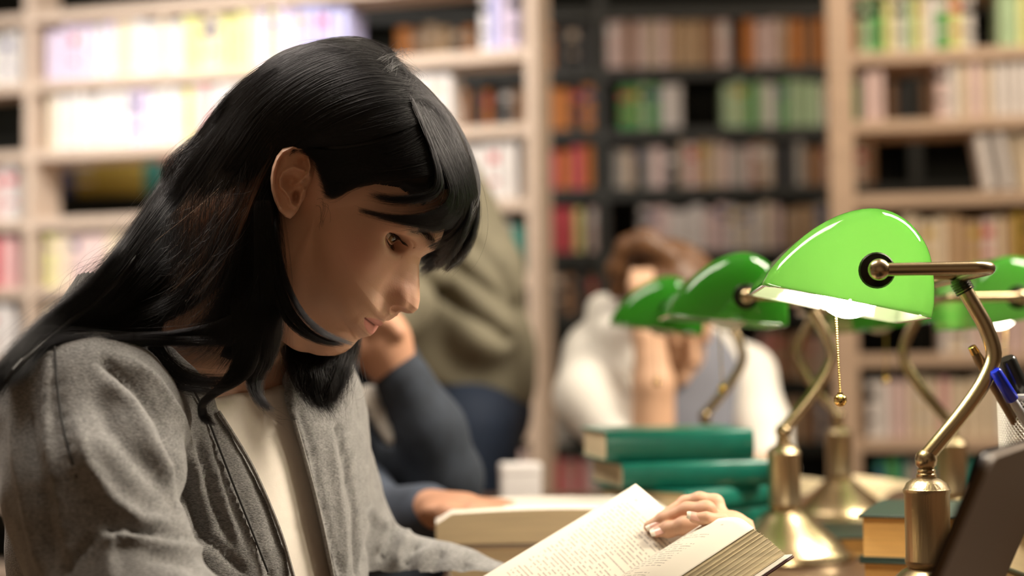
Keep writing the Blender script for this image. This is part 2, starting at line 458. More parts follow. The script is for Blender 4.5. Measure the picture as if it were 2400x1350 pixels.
row(BC, zb_[3], 1290, 1400, ['orange', 'brown', 'red'], (.15, .18), 'on the third dark shelf, left half', .05, bw)
row(BC, zb_[4], 1290, 1370, ['red', 'ochre', 'lemon', 'green'], (.16, .18), 'on the fourth dark shelf, left end', .05, bw)
row(BC, zb_[3], 96, 470, ['navy', 'teal', 'green', 'ochre', 'teal', 'red', 'ochre'], (.15, .19), 'on the dark shelf seen behind the hair', .05, (.05, .07))
row(BC, zb_[2], 2090, 2200, ['brown', 'black'], (.16, .18), 'on the dark shelf behind the upper gap', .05, bw)

# ------------------------------------------------------------------ the reading table
TZ = CAMZ-0.238
M_table = mat('oak_table_top', (0.085, 0.05, 0.03), 0.3, noise=0.2, nscale=7, stretch=(8, 1, 1))
tb = empty('reading_table', (0.61, 2.1, 0)); tag(tb, 'long brown wooden reading table under the green lamps and books', 'table')
b = MB(); b.box((-0.69, -1.35, TZ-.035), (0.75, .76, TZ)); b.build('table_top', M_table, tb, smooth=False, bevel=0.004)
b = MB(); b.box((-0.55, -1.28, TZ-.11), (0.68, .74, TZ-.035)); b.build('apron', M_table, tb, smooth=False)
for x in (-.56, .6):
    for y in (-1.2, .66):
        b = MB(); b.box((x-.035, y-.035, 0), (x+.035, y+.035, TZ-.11)); b.build('leg', M_table, tb, smooth=False, bevel=0.004)
# ================================================================== lamps
M_brass = mat('antique_brass', (0.47, 0.365, 0.22), 0.27, metal=1.0, bump=0.05, bscale=300, stretch=(1, 1, .05))
M_brassb = mat('brushed_brass', (0.44, 0.35, 0.22), 0.36, metal=1.0, bump=0.25, bscale=500, stretch=(1, 1, .03))
M_gold = mat('polished_gold_brass', (0.85, 0.60, 0.22), 0.16, metal=1.0)
M_blackm = mat('black_metal', (0.03, 0.028, 0.02), 0.3, metal=0.8)
M_bulb = emit('lit_bulb', (1.0, 0.86, 0.68), 76.0)
M_bulbdim = emit('dim_bulb', (1.0, 0.90, 0.74), 16.0)
M_bulboff = mat('milky_bulb', (0.75, 0.72, 0.62), 0.3)
def glass(name, green):
    m = bpy.data.materials.new(name); m.use_nodes = True; nt = m.node_tree; nt.nodes.clear()
    out = nt.nodes.new('ShaderNodeOutputMaterial'); d = nt.nodes.new('ShaderNodeBsdfDiffuse'); t = nt.nodes.new('ShaderNodeBsdfTranslucent')
    a = nt.nodes.new('ShaderNodeMixShader'); g = nt.nodes.new('ShaderNodeBsdfGlossy'); f = nt.nodes.new('ShaderNodeFresnel'); mx = nt.nodes.new('ShaderNodeMixShader')
    d.inputs[0].default_value = (*green[0], 1); t.inputs[0].default_value = (*green[1], 1); a.inputs[0].default_value = green[2]
    g.inputs['Roughness'].default_value = 0.06; f.inputs['IOR'].default_value = 1.52
    nt.links.new(d.outputs[0], a.inputs[1]); nt.links.new(t.outputs[0], a.inputs[2])
    nt.links.new(f.outputs[0], mx.inputs[0]); nt.links.new(a.outputs[0], mx.inputs[1]); nt.links.new(g.outputs[0], mx.inputs[2])
    nt.links.new(mx.outputs[0], out.inputs[0]); return m
M_green = glass('green_cased_glass', ((0.004, 0.12, 0.012), (0.36, 0.97, 0.20), 0.66))
M_opal = glass('white_opal_lining', ((0.34, 0.37, 0.28), (0.85, 0.90, 0.75), 0.62))

# end section of the shade in metres, (x towards the mouth side is negative, z up), origin at the pivot
SEC = [(-262, 27), (-252, 8), (-238, -14), (-200, -55), (-150, -97), (-100, -127), (-50, -146), (0, -153), (45, -145), (85, -121),
       (115, -85), (134, -45), (142, 0), (144, 40), (142, 80), (136, 113)]
SEC = [(x/3016, -y/3016) for x, y in SEC]
def shade_mesh(L=0.225, tilt=0.0):
    S = catmull(np.array(SEC), 40); ns = len(S)
    c = np.array([(-262+136)/2/3016, -70/3016])
    # stations along the length: domed ends
    st = []
    nd = 12
    for i in range(nd+1):
        a = math.pi/2*i/nd
        st.append((L/2-0.030*(1-math.cos(a))*0 - 0.030*(1-math.sin(a)), math.cos(a)))
    ys = []
    # dome: from the pole (scale small) to full size
    for i in range(nd+1):
        a = math.pi/2*i/nd
        ys.append((L/2-0.026*(1-math.cos(a)), math.sin(a)**0.62 if i else 0.02))
    ys += [(y, 1.0) for y in np.linspace(L/2-0.034, 0, 7)]
    full = ys+[(-y, s) for y, s in ys[::-1][1:]]
    V = []; F = []
    rim0 = np.array([S[0][0], S[0][1]]); rim1 = np.array([S[-1][0], S[-1][1]])
    mid = (rim0+rim1)/2
    for (y, s) in full:
        for p in S:
            q = mid+(np.array(p)-mid)*s
            V.append((q[0], y, q[1]))
    m = len(full)
    for i in range(m-1):
        for k in range(ns-1):
            F.append((i*ns+k, (i+1)*ns+k, (i+1)*ns+k+1, i*ns+k+1))
    V = np.array(V)
    # outward normals by finite differences, inner skin 3 mm inside
    me = bpy.data.meshes.new('tmp'); me.from_pydata(V.tolist(), [], F); me.update()
    N = np.array([v.normal[:] for v in me.vertices]); bpy.data.meshes.remove(me)
    cen = np.array([mid[0], 0, mid[1]+.03])
    if ((V-cen)*N).sum(1).mean() < 0:
        N = -N; F = [f[::-1] for f in F]
    I = V-N*0.0032
    # keep the inner rim flush with the mouth plane
    n0 = len(V); Fi = [tuple(n0+j for j in f[::-1]) for f in F]
    rim = []
    for i in range(m-1):
        rim.append((i*ns, (i+1)*ns, n0+(i+1)*ns, n0+i*ns)); rim.append(((i+1)*ns+ns-1, i*ns+ns-1, n0+i*ns+ns-1, n0+(i+1)*ns+ns-1))
    return np.vstack([V, I]), F+Fi+rim, [0]*len(F)+[1]*len(Fi)+[1]*len(rim)
SV, SF, SM = shade_mesh()
def mk_lamp(lit, tilt, label, group='green glass bankers lamps on the reading table'):
    """origin at the middle of the foot; mouth side is -x, lamp long axis is y"""
    e = empty('desk_lamp'); tag(e, label, 'lamp', group)
    zp = 0.302; xp = -0.0526                 # pivot
    # foot: flared bell with stepped rim
    b = MB(); b.lathe([(0.078, 0), (0.080, .004), (0.078, .009), (0.073, .011), (.071, .014), (.063, .022), (.050, .033), (.037, .043), (.028, .051), (.022, .057), (0.016, .060)], n=48)
    b.build('foot', M_brass, e)
    b = MB(); b.lathe([(.012, .055), (.0165, .059), (.0185, .062), (.0192, .064), (.0192, .066), (.0186, .0675), (.0186, .120), (.0196, .1215), (.0196, .1245), (.0186, .1255), (.0165, .1295), (.0115, .1325), (.0085, .1335), (.0085, .135)], n=40)
    b.build('column', M_brassb, e)
    b = MB(); b.lathe([(.0075, .132), (.0078, .1345), (.0085, .1355), (.0085, .137), (.0072, .138), (.0078, .139), (.0078, .1405), (.0062, .142), (.0085, .1445), (.0093, .149), (.0083, .1535), (.005, .157), (.001, .158)], n=28)
    b.build('ball_joint', M_brass, e)
    path = catmull([(.000, 0, .151), (.012, 0, .165), (.028, 0, .184), (.043, 0, .204), (.0535, 0, .222), (.0575, 0, .238), (.052, 0, .258), (.044, 0, .274), (.034, 0, .292)], 30)
    b = MB(); b.tube(path, .0067, 16); b.build('stem', M_brass, e)
    zb = zp+.0005+.016
    b = MB()
    d = nrm(path[-1]-path[-3])
    for k in range(5):
        c = path[-1]+d*(.0005+.0022*k-.004)
        b.tube([c, c+d*.0016], .0082, 14)
    b.tube([path[-1]-d*.004, path[-1]+d*.010], .0066, 12)
    b.build('threaded_collar', M_blackm, e)
    zb = float((path[-1]+d*.012)[2])
    xb = float((path[-1]+d*.012)[0])
    # yoke: bar behind the shade and two side rods
    ye = 0.124; r = .0052
    pz = zb
    arc = []
    def corner(cx, cy, a0, a1):
        return [(cx+.012*math.cos(a), cy+.012*math.sin(a), pz) for a in np.linspace(a0, a1, 6)]
    pts = [(xp+.004, -ye, pz)]+corner(xb-.012+.012, -ye+.012, -math.pi/2, 0)[0:6]
    xe = xb+.004
    pts = [(xp+.004, -ye, pz), (xe-.014, -ye, pz)]+corner(xe-.012, -ye+.012, -math.pi/2, 0)+corner(xe-.012, ye-.012, 0, math.pi/2)+[(xe-.014, ye, pz), (xp+.004, ye, pz)]
    b = MB(); b.tube(pts, r, 14)
    b.build('yoke', M_brass, e)
    # pivots
    pv = Vector((xp, 0, pz))
    for s in (-1, 1):
        b = MB(); b.sphere((xp, s*(ye+.0005), pz), .0085, 14)
        Mx = Matrix.Rotation(math.pi/2, 4, 'X')
        b.build('pivot_knob', M_brass, e)
        b = MB(); b.lathe([(.0001, -.002), (.0130, -.002), (.0142, 0), (.0130, .002), (.009, .0035), (.004, .006), (.0035, .012)], c=(xp, s*.1135, pz), n=28, M=Matrix.Rotation(-s*math.pi/2, 4, 'X'))
        b.build('pivot_washer', M_blackm, e)
    R = Matrix.Translation(pv) @ Matrix.Rotation(tilt, 4, 'Y')
    V = [tuple(R @ Vector(v)) for v in SV]
    sh = mesh_np('shade', V, SF, parent=e, mats=[M_green, M_opal], midx=SM)
    # bulb and socket, hung from the yoke
    bc = (xp-.008, 0, pz-.006)
    b = MB(); b.tube([(xb, 0, pz), (xb-.03, 0, pz+.004), (bc[0]+.014, 0, bc[2]+.014)], [.004, .006, .009], 12); b.build('socket', M_brass, e)
    b = MB(); b.sphere(bc, .0285, 14); bu = b.build('bulb', {0: M_bulboff, 1: M_bulb, 2: M_bulbdim}[int(lit)], e)
    if not lit: pass
    # pull chain
    cx, cz = -.072, .2735
    b = MB()
    zz = cz; k = 0
    n = 34
    for k in range(n):
        b.sphere((cx+.0022*k/n, 0, cz-.00205*k*1.0), .00105, 5)
        if k % 1 == 0: pass
    b.tube([(cx, 0, cz), (cx+.0022, 0, cz-.00205*n)], .00035, 5)
    b.build('pull_chain', M_gold, e)
    b = MB(); b.sphere((cx+.0022, 0, cz-.00205*n-.0045), .0055, 12); b.tube([(cx+.0022, 0, cz-.00205*n+.002), (cx+.0022, 0, cz-.00205*n-.001)], .0022, 8)
    b.build('pull_ball', M_gold, e)
    return e
def place(e, px, d, rz, z=None):
    p = W(px, 1140, d); e.location = (p[0], p[1], TZ if z is None else z); e.rotation_euler = (0, 0, rz)
# local lamp height is scaled so its top is 0.36 m over the table
SC = 1.0
L1 = mk_lamp(True, math.radians(0), 'nearest lamp, bright lime green glass shade lit from inside')
place(L1, 2172, 1.345, math.radians(-5))
L2 = mk_lamp(False, math.radians(-6.5), 'unlit dark green lamp between the lit lamp and the teal books')
place(L2, 1838, 1.87, math.radians(-2))
L3 = mk_lamp(False, math.radians(-4), 'farthest unlit green lamp, before the man in white')
place(L3, 1655, 2.38, math.radians(-4))
L5 = mk_lamp(False, math.radians(-4), 'brass-footed lamp mostly hidden behind the lit shade, its foot in full view')
place(L5, 1968, 2.32, math.radians(180))
L4 = mk_lamp(2, math.radians(-2), 'lit dark green lamp cut by the right edge, behind the nearest lamp')
place(L4, 2232, 2.0, math.radians(180))
# ================================================================== the reading woman
woman = empty('person', tuple(W(520, 1500, 1.36)))
tag(woman, 'seated person with long black hair and grey cardigan reading the open book', 'person')
WINV = np.array(woman.location)
def wmesh(name, V, F, m=None, parent=None, **k):
    return mesh_np(name, np.asarray(V)-WINV, F, m, parent or woman, **k)

# head frame: f forward, u up, s towards her right side (the camera)
PH = math.radians(38); PS = math.radians(8)
HO = W(755, 455, 1.33)
hf = np.array([math.cos(PS)*math.cos(PH), -math.sin(PS)*math.cos(PH), -math.sin(PH)])
hs = np.array([-math.sin(PS), -math.cos(PS), 0.0])
hu = np.cross(hs, hf)
HR = np.stack([hf, hu, hs])                      # rows
def toH(P): return (np.asarray(P)-HO) @ HR.T
def toW(L): return np.asarray(L) @ HR+HO
def onS(px, py, s=0.0):
    """local (f,u) of the picture point on the plane at lateral position s"""
    r = W(px, py, 1.0)-CT
    q = HO+hs*s
    t = np.dot(q-CT, hs)/np.dot(r, hs)
    L = toH(CT+r*t); return L[:2]
PROF = [(1050, 470), (1044, 513), (1034, 545), (1023, 570), (1012, 584), (995, 592), (984, 603), (981, 622), (982, 650), (983, 680), (983, 705), (979, 724), (968, 734), (955, 735),
        (942, 731), (928, 728), (917, 732), (910, 739), (905, 746), (899, 754), (891, 761), (880, 763), (876, 768), (873, 777), (867, 786), (856, 790), (845, 792), (836, 796), (828, 804),
        (816, 816), (800, 826), (778, 832), (751, 829), (724, 819), (689, 804), (662, 792)]
prof = np.array([onS(x, y) for x, y in PROF])
CEN = np.array([0.02, -0.01])
pa = np.arctan2(prof[:, 1]-CEN[1], prof[:, 0]-CEN[0]); pr = np.hypot(prof[:, 0]-CEN[0], prof[:, 1]-CEN[1])
o_ = np.argsort(pa); pa, pr = pa[o_], pr[o_]
def ff(px, py, s=0.0): return onS(px, py, s)
eyec = np.array([*onS(932, 559, .033), 0.0315]); eyec[0] -= 0.0125; eyec[1] += 0.000
alar = np.array([*onS(915, 690, .016), 0.0155])
nost = onS(927, 715, .010)
mouthc = np.array([*onS(841, 735, .029), 0.0300])
EYE_R = 0.0122
def sdf_head(P):
    f, u, s = P[..., 0], P[..., 1], P[..., 2]
    Q = np.stack([f, u, np.abs(s)], -1).astype(np.float32)
    d = ell(Q, (.0, .042, 0), (.093, .079, .074))
    d = smin(d, ell(Q, (.048, -.018, 0), (.048, .070, .0585)), .022)
    d = smin(d, ell(Q, (.060, .035, 0), (.040, .045, .058)), .02)                        # forehead
    d = smin(d, cap(Q, (.012, -.060, .046), (.078, -.086, .012), .014, .0155), .024)    # mandible
    d = smin(d, ell(Q, (.080, -.084, 0), (.018, .016, .020)), .012)                      # chin
    d = smin(d, ell(Q, (.066, -.048, .022), (.030, .026, .026)), .016)                   # muzzle and lower cheek
    d = smin(d, ell(Q, (.061, -.016, .042), (.021, .019, .019)), .020)                   # cheek bone
    d = smin(d, cap(Q, (.0895, .022, .008), (.078, .025, .043), .010, .009), .012)       # brow
    # orbit
    d = smax(d, -ell(Q, eyec+np.array([.0100, -.0005, -.000]), (.0115, .0098, .0160)), .010)
    d = smin(d, ell(Q, eyec, (EYE_R+.0019, EYE_R+.0012, EYE_R+.0022)), .005)
    # nose
    n = cap(Q, (.085, .012, 0), (.1065, -.0185, 0), .0075, .0095)
    n = smin(n, ell(Q, (.1045, -.0245, 0), (.0135, .0110, .0130)), .007)
    n = smin(n, cap(Q, (.090, -.004, .005), (.100, -.022, .008), .0075, .0085), .008)
    n = smin(n, ell(Q, alar+np.array([.0000, .0005, -.0035]), (.0115, .0095, .0060)), .006)
    n = smin(n, cap(Q, (.080, -.002, .006), (.090, -.030, .010), .010, .009), .012)
    d = smin(d, n, .009)
    d = smax(d, -ell(Q, np.array([nost[0], nost[1]-.0008, .0115]), (.0068, .0032, .0058), np.array([[.93, .36, 0], [-.36, .93, 0], [0, 0, 1]])), .0018)  # nostril
    # lips
    d = smin(d, cap(Q, (.0935, -.0535, 0), (mouthc[0]-.001, mouthc[1]+.0015, mouthc[2]-.003), .0068, .0035), .006)
    d = smin(d, cap(Q, (.0915, -.0640, 0), (mouthc[0]-.001, mouthc[1]-.0025, mouthc[2]-.003), .0068, .0035), .006)
    d = smin(d, cap(Q, (-.015, -.03, 0), (-.015, -.13, 0), .052, .05), .03)               # neck root
    return d
al = np.concatenate([np.linspace(-math.pi, -1.75, 60, endpoint=False), np.linspace(-1.75, .85, 560, endpoint=False), np.linspace(.85, math.pi, 100, endpoint=False)])
be = np.concatenate([-np.linspace(math.pi/2, 0, 110, endpoint=False), np.linspace(0, math.pi/2, 290)])
be[0] = -math.pi/2+1e-3; be[-1] = math.pi/2-1e-3
def ray_surface(sdf, al, be, rmax=0.17, cen=CEN):
    A, B = np.meshgrid(al, be, indexing='ij')
    D = np.stack([np.cos(A)*np.cos(B), np.sin(A)*np.cos(B), np.sin(B)], -1).astype(np.float32)
    C = np.array([cen[0], cen[1], 0], np.float32)
    R = np.full(A.shape, rmax, np.float32)
    for _ in range(26):                       # march inwards from outside
        R = R-sdf(C+D*R[..., None])*0.85
    return A, B, D, C, R
A, B, D, C0, R = ray_surface(sdf_head, al, be)
# true the silhouette to the measured profile
i0 = int(np.argmin(np.abs(be)))
rp = np.interp(al, pa, pr, left=np.nan, right=np.nan)
ratio = rp/R[:, i0]
ok = ~np.isnan(ratio)
lo_i, hi_i = np.where(ok)[0][[0, -1]]
ratio[:lo_i] = ratio[lo_i]; ratio[hi_i+1:] = 1+(ratio[hi_i]-1)*np.exp(-(al[hi_i+1:]-al[hi_i])/.35)
ratio[:lo_i] = 1+(ratio[lo_i]-1)*np.exp(-(al[lo_i]-al[:lo_i])/.25)
S_ = R*np.sin(B)
sg = np.interp(al, [-1.6, -1.0, -.7, -.55, -.40, -.30, -.1, .15, .35, .8], [.045, .035, .024, .020, .020, .013, .012, .012, .03, .05])
wgt = np.exp(-(S_/sg[:, None])**2)
sm = np.convolve(np.pad(ratio, 25, mode='edge'), np.hanning(51)/np.hanning(51).sum(), 'valid')
R = R*(1+((ratio[:, None]-sm[:, None])*wgt+(sm[:, None]-1)*np.exp(-(S_/(sg[:, None]*1.6))**2))*np.clip(np.cos(B)*1.6, 0, 1)**2)
L = C0+D*R[..., None]
# eyelids: open the slit over the eyeball
eL = L.copy(); eL[..., 2] = np.abs(eL[..., 2])
ex = (eL[..., 2]-eyec[2]-.0042)/.0092; base_u = eyec[1]-.0026+0.0012*ex
fr = eL[..., 0] > eyec[0]-.002
hw = .0040*np.sqrt(np.clip(1-ex**2, 0, 1))
slit = np.clip((hw-np.abs(eL[..., 1]-base_u))/.0009, 0, 1)*(np.abs(ex) < 1)*fr
crease = np.exp(-((eL[..., 1]-(eyec[1]+.0052+.0004*ex-.003*ex**2))/.0009)**2)*(np.abs(ex) < 1.05)*fr
under = np.exp(-((eL[..., 1]-(eyec[1]-.0105))/.0015)**2)*(np.abs(ex) < .9)*fr
R = R-.0011*crease-.0004*under
# mouth line and vermilion
st = onS(878, 763)
tm = np.clip(np.abs(L[..., 2])/mouthc[2], 0, 1.2)
um = st[1]+(mouthc[1]-st[1])*np.clip(tm, 0, 1)**1.3
du = L[..., 1]-um
front = L[..., 0] > .055
tap = np.sqrt(np.clip(1-tm**2, 0, 1))
R = R-.0030*np.exp(-(du/.0009)**2)*tap**.4*front*(tm < 1.05)
R = R+.0012*np.exp(-((du-.0045*tap)/.0035)**2)*tap*front+.0016*np.exp(-((du+.005*tap)/.0035)**2)*tap*front
lipm = (np.clip((.0078*tap*(1-.12*np.exp(-(tm/.12)**2))-du)/.0012, 0, 1)*np.clip((du+.0078*tap)/.0012, 0, 1))*front*(tm < 1)
mline = (.75*np.exp(-(du/.0007)**2)*tap**.3*front*(tm < 1.0)).reshape(-1)
L = C0+D*R[..., None]
_e = np.stack([eyec[0]+0*ex, eyec[1]+0*ex, eyec[2]*np.sign(L[..., 2]+1e-9)], -1)
_v = L-_e; _v = _v/np.linalg.norm(_v, axis=-1, keepdims=True)
L = L*(1-slit[..., None])+(_e+_v*(EYE_R-.0016))*slit[..., None]
na, nb = A.shape
headV = L.reshape(-1, 3)
idx = np.arange(na*nb).reshape(na, nb)
q = np.roll(idx, -1, axis=0)
headF = np.stack([idx[:, :-1], q[:, :-1], q[:, 1:], idx[:, 1:]], -1).reshape(-1, 4)[:, ::-1]
headF = headF[:, ::-1]
lipm = lipm.reshape(-1)
fl, ul, sl_ = headV[:, 0], headV[:, 1], np.abs(headV[:, 2])
blush = np.exp(-(((fl-.070)/.022)**2+((ul+.012)/.02)**2))*(sl_ > .02)+.8*np.exp(-(((fl-.108)/.012)**2+((ul+.022)/.012)**2))
browm = np.zeros(len(fl))
P1 = np.array([onS(982, 540, .028), onS(1000, 556, .018), onS(1011, 571, .010)])
bp = np.array([[*onS(935, 520, .045), .045], [*onS(965, 526, .036), .036], [*onS(985, 541, .025), .025], [*onS(1003, 560, .014), .014], [*onS(1011, 571, .009), .009]])
HV = np.stack([fl, ul, sl_], -1)
bd = np.full(len(fl), 1.0)
for i in range(len(bp)-1):
    a_, b_ = bp[i, 1:], bp[i+1, 1:]; ab = b_-a_
    t = np.clip(((HV[:, 1:]-a_) @ ab)/(ab @ ab), 0, 1)
    bd = np.minimum(bd, np.linalg.norm(HV[:, 1:]-a_-t[:, None]*ab, axis=1))
browm = np.clip(1.2-bd/.0042, 0, 1)*(fl > .05)
lidm = (np.clip((hw+.0004-np.abs(eL[..., 1]-base_u))/.0008, 0, 1)*(np.abs(ex) < 1.08)*fr*np.clip((eL[..., 1]-base_u-hw*.55)/.0008, 0, 1)).reshape(-1)

# --- ear as a relief on its own tilted plate, in picture-traced outline
EO = [(735, 352), (741, 372), (741, 395), (734, 415), (727, 432), (718, 446), (716, 462), (706, 478), (699, 492), (690, 505), (680, 513), (668, 508), (654, 494), (643, 470), (636, 445), (634, 418), (638, 392),
      (648, 366), (662, 348), (680, 340), (700, 338), (718, 341)]
HELIX = [(724, 412), (727, 390), (722, 366), (706, 349), (686, 346), (664, 357), (650, 376), (642, 402), (640, 432), (645, 460), (654, 484)]
ANTI = [(712, 400), (700, 396), (688, 392), (674, 397), (663, 406), (656, 420), (657, 438), (668, 449), (678, 462), (682, 478), (690, 484)]
TRAG = [(712, 445), (706, 458), (702, 474)]
CRUS = [(722, 405), (712, 418), (700, 428), (690, 432)]
nx_, ny_ = 96, 120
xs = np.linspace(630, 746, nx_); ys_ = np.linspace(334, 518, ny_)
X, Y = np.meshgrid(xs, ys_, indexing='ij')
ins = inpoly(X, Y, EO); de, _, _ = segdist(X, Y, EO+[EO[0]])
sgn = np.where(ins, de, -de)
def rdg(poly, w, a):
    d, _, _ = segdist(X, Y, poly); return a*np.exp(-(d/w)**2)
hgt = .010+rdg(HELIX, 5.0, .0060)+rdg(ANTI, 4.5, .0050)+rdg(TRAG, 5.5, .0062)+rdg(CRUS, 5, .0032)
hgt -= .0060*np.exp(-(((X-682)/15)**2+((Y-428)/16)**2)**1.5)+.0085*np.exp(-(((X-694)/8)**2+((Y-462)/14)**2)**1.5)
hgt -= .0040*np.exp(-(((X-710)/10)**2+((Y-380)/9)**2))+.0022*np.exp(-(((X-658)/9)**2+((Y-375)/16)**2))
hgt += .0022*np.exp(-(((X-672)/14)**2+((Y-496)/12)**2))
rim = np.sqrt(np.clip(1-(1-np.clip(sgn/7, 0, 1))**2, 0, 1))
# plate: rotates out from the skull at its rear edge
out = (741-X)/107*.020
pln_s = .0685+out-.002
edge = np.clip(-sgn/6, 0, 1)
def ear_side(sign):
    V = np.zeros((nx_, ny_, 3))
    # pull points outside the outline back to it
    Xc, Yc = X.copy(), Y.copy()
    for _ in range(3):
        gx = np.gradient(sgn, xs, axis=0); gy = np.gradient(sgn, ys_, axis=1)
    Xc = np.where(sgn < 0, X-sgn*gx*1.0, X); Yc = np.where(sgn < 0, Y-sgn*gy*1.0, Y)
    s_ = pln_s+(hgt-.010)+rim*.004-np.where(sgn < 0, np.clip(-sgn, 0, 14)*.0009, 0)
    for i in range(nx_):
        for j in range(ny_):
            f_, u_ = onS(Xc[i, j], Yc[i, j], float(s_[i, j]))
            V[i, j] = (f_, u_, s_[i, j]*sign)
    keep = sgn > -13
    return V, keep
EV, keep = ear_side(1)
ei = np.arange(nx_*ny_).reshape(nx_, ny_)
EF = np.stack([ei[:-1, :-1], ei[1:, :-1], ei[1:, 1:], ei[:-1, 1:]], -1)[(keep[:-1, :-1] & keep[1:, 1:] & keep[1:, :-1] & keep[:-1, 1:])]
EVm = EV.reshape(-1, 3)*np.array([1, 1, -1])
EVf = EV.reshape(-1, 3)

# --- neck, chest core and the arm that reaches the book
SAX = nrm([.62, .78, 0.0])          # shoulder line, near to far
FAX = nrm([.78, -.62, 0.0])         # chest direction
TAX = np.stack([SAX, FAX, [0, 0, 1.0]])
SHN = W(205, 992, 1.205); SHF = W(662, 975, 1.50)
ELN = W(300, 1485, 1.12); 
ELF = W(850, 1330, 1.55); WRF = W(1240, 1425, 1.50)
NB = W(455, 890, 1.37)
CH = W(470, 1210, 1.385)
def sdf_torso(P, g):
    d = ell(P, CH, (.165+g, .098+g, .255+g), TAX)
    d = smin(d, chain(P, [NB+np.array([-.02, 0, -.050]), SHN], [.044+g, .045+g], .02), .05)
    d = smin(d, chain(P, [NB+np.array([-.01, 0, -.035]), SHF], [.046+g, .045+g], .02), .05)
    return d
NECKP = [(330, 560), (332, 735), (350, 790), (402, 815), (455, 862), (492, 905), (512, 950), (560, 965), (660, 950), (700, 700), (640, 560)]
neckb = W(430, 870, 1.37)
def sdf_core(P):
    d = chain(P, [W(620, 640, 1.345), W(520, 760, 1.355), W(430, 880, 1.37)], [.054, .052, .062], .02)
    d = smin(d, sdf_torso(P, -.004), .02)
    return d
cV, cF = nets(sdf_core, W(200, 1420, 1.36)-np.array([.12, .26, .03]), W(760, 560, 1.36)+np.array([.12, .26, .03]), .0055)

# --- the open book (needed for the hand)
TO = W(1490, 1135, 1.47); TG = W(1640, 1268, 1.385)
BO = W(1078, 1384, 1.37)
gv = BO-TO
BG = TG+gv
pn = nrm(np.cross(TG-TO, gv)); pn = pn if pn[2] > 0 else -pn
def dpage(px, py, off=0.0):
    r = W(px, py, 1.0)-CT
    t = np.dot(TO+pn*off-CT, pn)/np.dot(r, pn)
    return float(t)
def hp(px, py, off): return W(px, py, dpage(px, py, off))
def sdf_hand(P):
    pts = []
    # nearer finger lying on the page
    a = [hp(1538, 1246, .006), hp(1568, 1241, .010), hp(1604, 1232, .014), hp(1650, 1232, .014), W(1700, 1245, 1.375)]
    d = chain(P, a, [.0052, .0066, .0076, .0082, .0095], .004)
    # upper finger with a raised knuckle
    b = [hp(1521, 1234, .007), hp(1556, 1216, .012), hp(1610, 1196, .018), hp(1655, 1196, .020), W(1672, 1222, 1.392), W(1705, 1258, 1.40)]
    d2 = chain(P, b, [.0048, .0058, .0068, .0080, .0086, .010], .004)
    # rearmost finger, bent over
    c = [hp(1560, 1205, .002), hp(1605, 1178, .004), hp(1640, 1172, .006), W(1675, 1180, 1.425), W(1683, 1205, 1.42), W(1710, 1260, 1.42)]
    d3 = chain(P, c, [.0045, .0058, .0068, .0078, .0080, .010], .004)
    # little finger tip crossing over the nearer one
    e = [W(1627, 1214, 1.352), W(1655, 1216, 1.352), W(1690, 1222, 1.358), W(1712, 1246, 1.37)]
    d4 = chain(P, e, [.0044, .0056, .0064, .0085], .003)
    # thumb, under the book
    t = [W(1730, 1330, 1.40), W(1700, 1345, 1.40), W(1670, 1340, 1.405)]
    d5 = chain(P, t, [.012, .0105, .0085], .004)
    d = smin(smin(d, d2, .0018), smin(d3, d4, .001), .0016)
    palm = chain(P, [W(1708, 1250, 1.40), W(1735, 1300, 1.415), W(1720, 1350, 1.43)], [.020, .026, .024], .02)
    wr = chain(P, [W(1720, 1350, 1.43), W(1640, 1440, 1.46), W(1500, 1480, 1.49)], [.024, .024, .028], .02)
    return smin(smin(smin(d, palm, .008), d5, .006), wr, .02)
hlo = np.min([W(1500, 1380, 1.33), W(1500, 1380, 1.46), W(1500, 1150, 1.46)], axis=0)-.01
hhi = np.max([W(1760, 1150, 1.46), W(1760, 1150, 1.33)], axis=0)+.01
hV, hF = nets(sdf_hand, [W(1500, 1200, 1.38)[0], 1.30, TZ+.005], [W(1775, 1200, 1.38)[0], 1.50, W(1600, 1155, 1.42)[2]], .0014)

M_skin = mat('skin', (0.68, 0.40, 0.27), 0.52, noise=0.06, nscale=30, bump=0.08, bscale=900, sss=0.18)
nt = M_skin.node_tree; bs = nt.nodes['Principled BSDF']
src = bs.inputs['Base Color'].links[0].from_socket
def mixin(attr, col, fac=1.0):
    global src
    a = nt.nodes.new('ShaderNodeAttribute'); a.attribute_name = attr
    m = nt.nodes.new('ShaderNodeMix'); m.data_type = 'RGBA'
    mu = nt.nodes.new('ShaderNodeMath'); mu.operation = 'MULTIPLY'; mu.inputs[1].default_value = fac
    nt.links.new(a.outputs['Fac'], mu.inputs[0]); nt.links.new(mu.outputs[0], m.inputs[0])
    nt.links.new(src, m.inputs[6]); m.inputs[7].default_value = (*col, 1); src = m.outputs[2]
mixin('blush', (0.62, 0.27, 0.20), .45)
mixin('lip', (0.58, 0.21, 0.18), .9)
mixin('brow', (0.07, 0.045, 0.03), .55)
mixin('lid', (0.05, 0.025, 0.02), .8)
nt.links.new(src, bs.inputs['Base Color'])
allV = [toW(headV), toW(EVf), toW(EVm), cV, hV]
allF = [headF, EF, EF[:, ::-1], cF, hF]
off = 0; FF = []
for v, f_ in zip(allV, allF):
    FF.append(f_+off); off += len(v)
body = wmesh('body', np.vstack(allV), np.vstack(FF), M_skin)
def attr(o, name, vals):
    a = o.data.attributes.new(name, 'FLOAT', 'POINT'); v = np.zeros(len(o.data.vertices), np.float32); v[:len(vals)] = vals; a.data.foreach_set('value', v)
attr(body, 'blush', np.clip(blush, 0, 1)); attr(body, 'lip', lipm); attr(body, 'brow', browm); attr(body, 'lid', np.clip(lidm+mline, 0, 1))

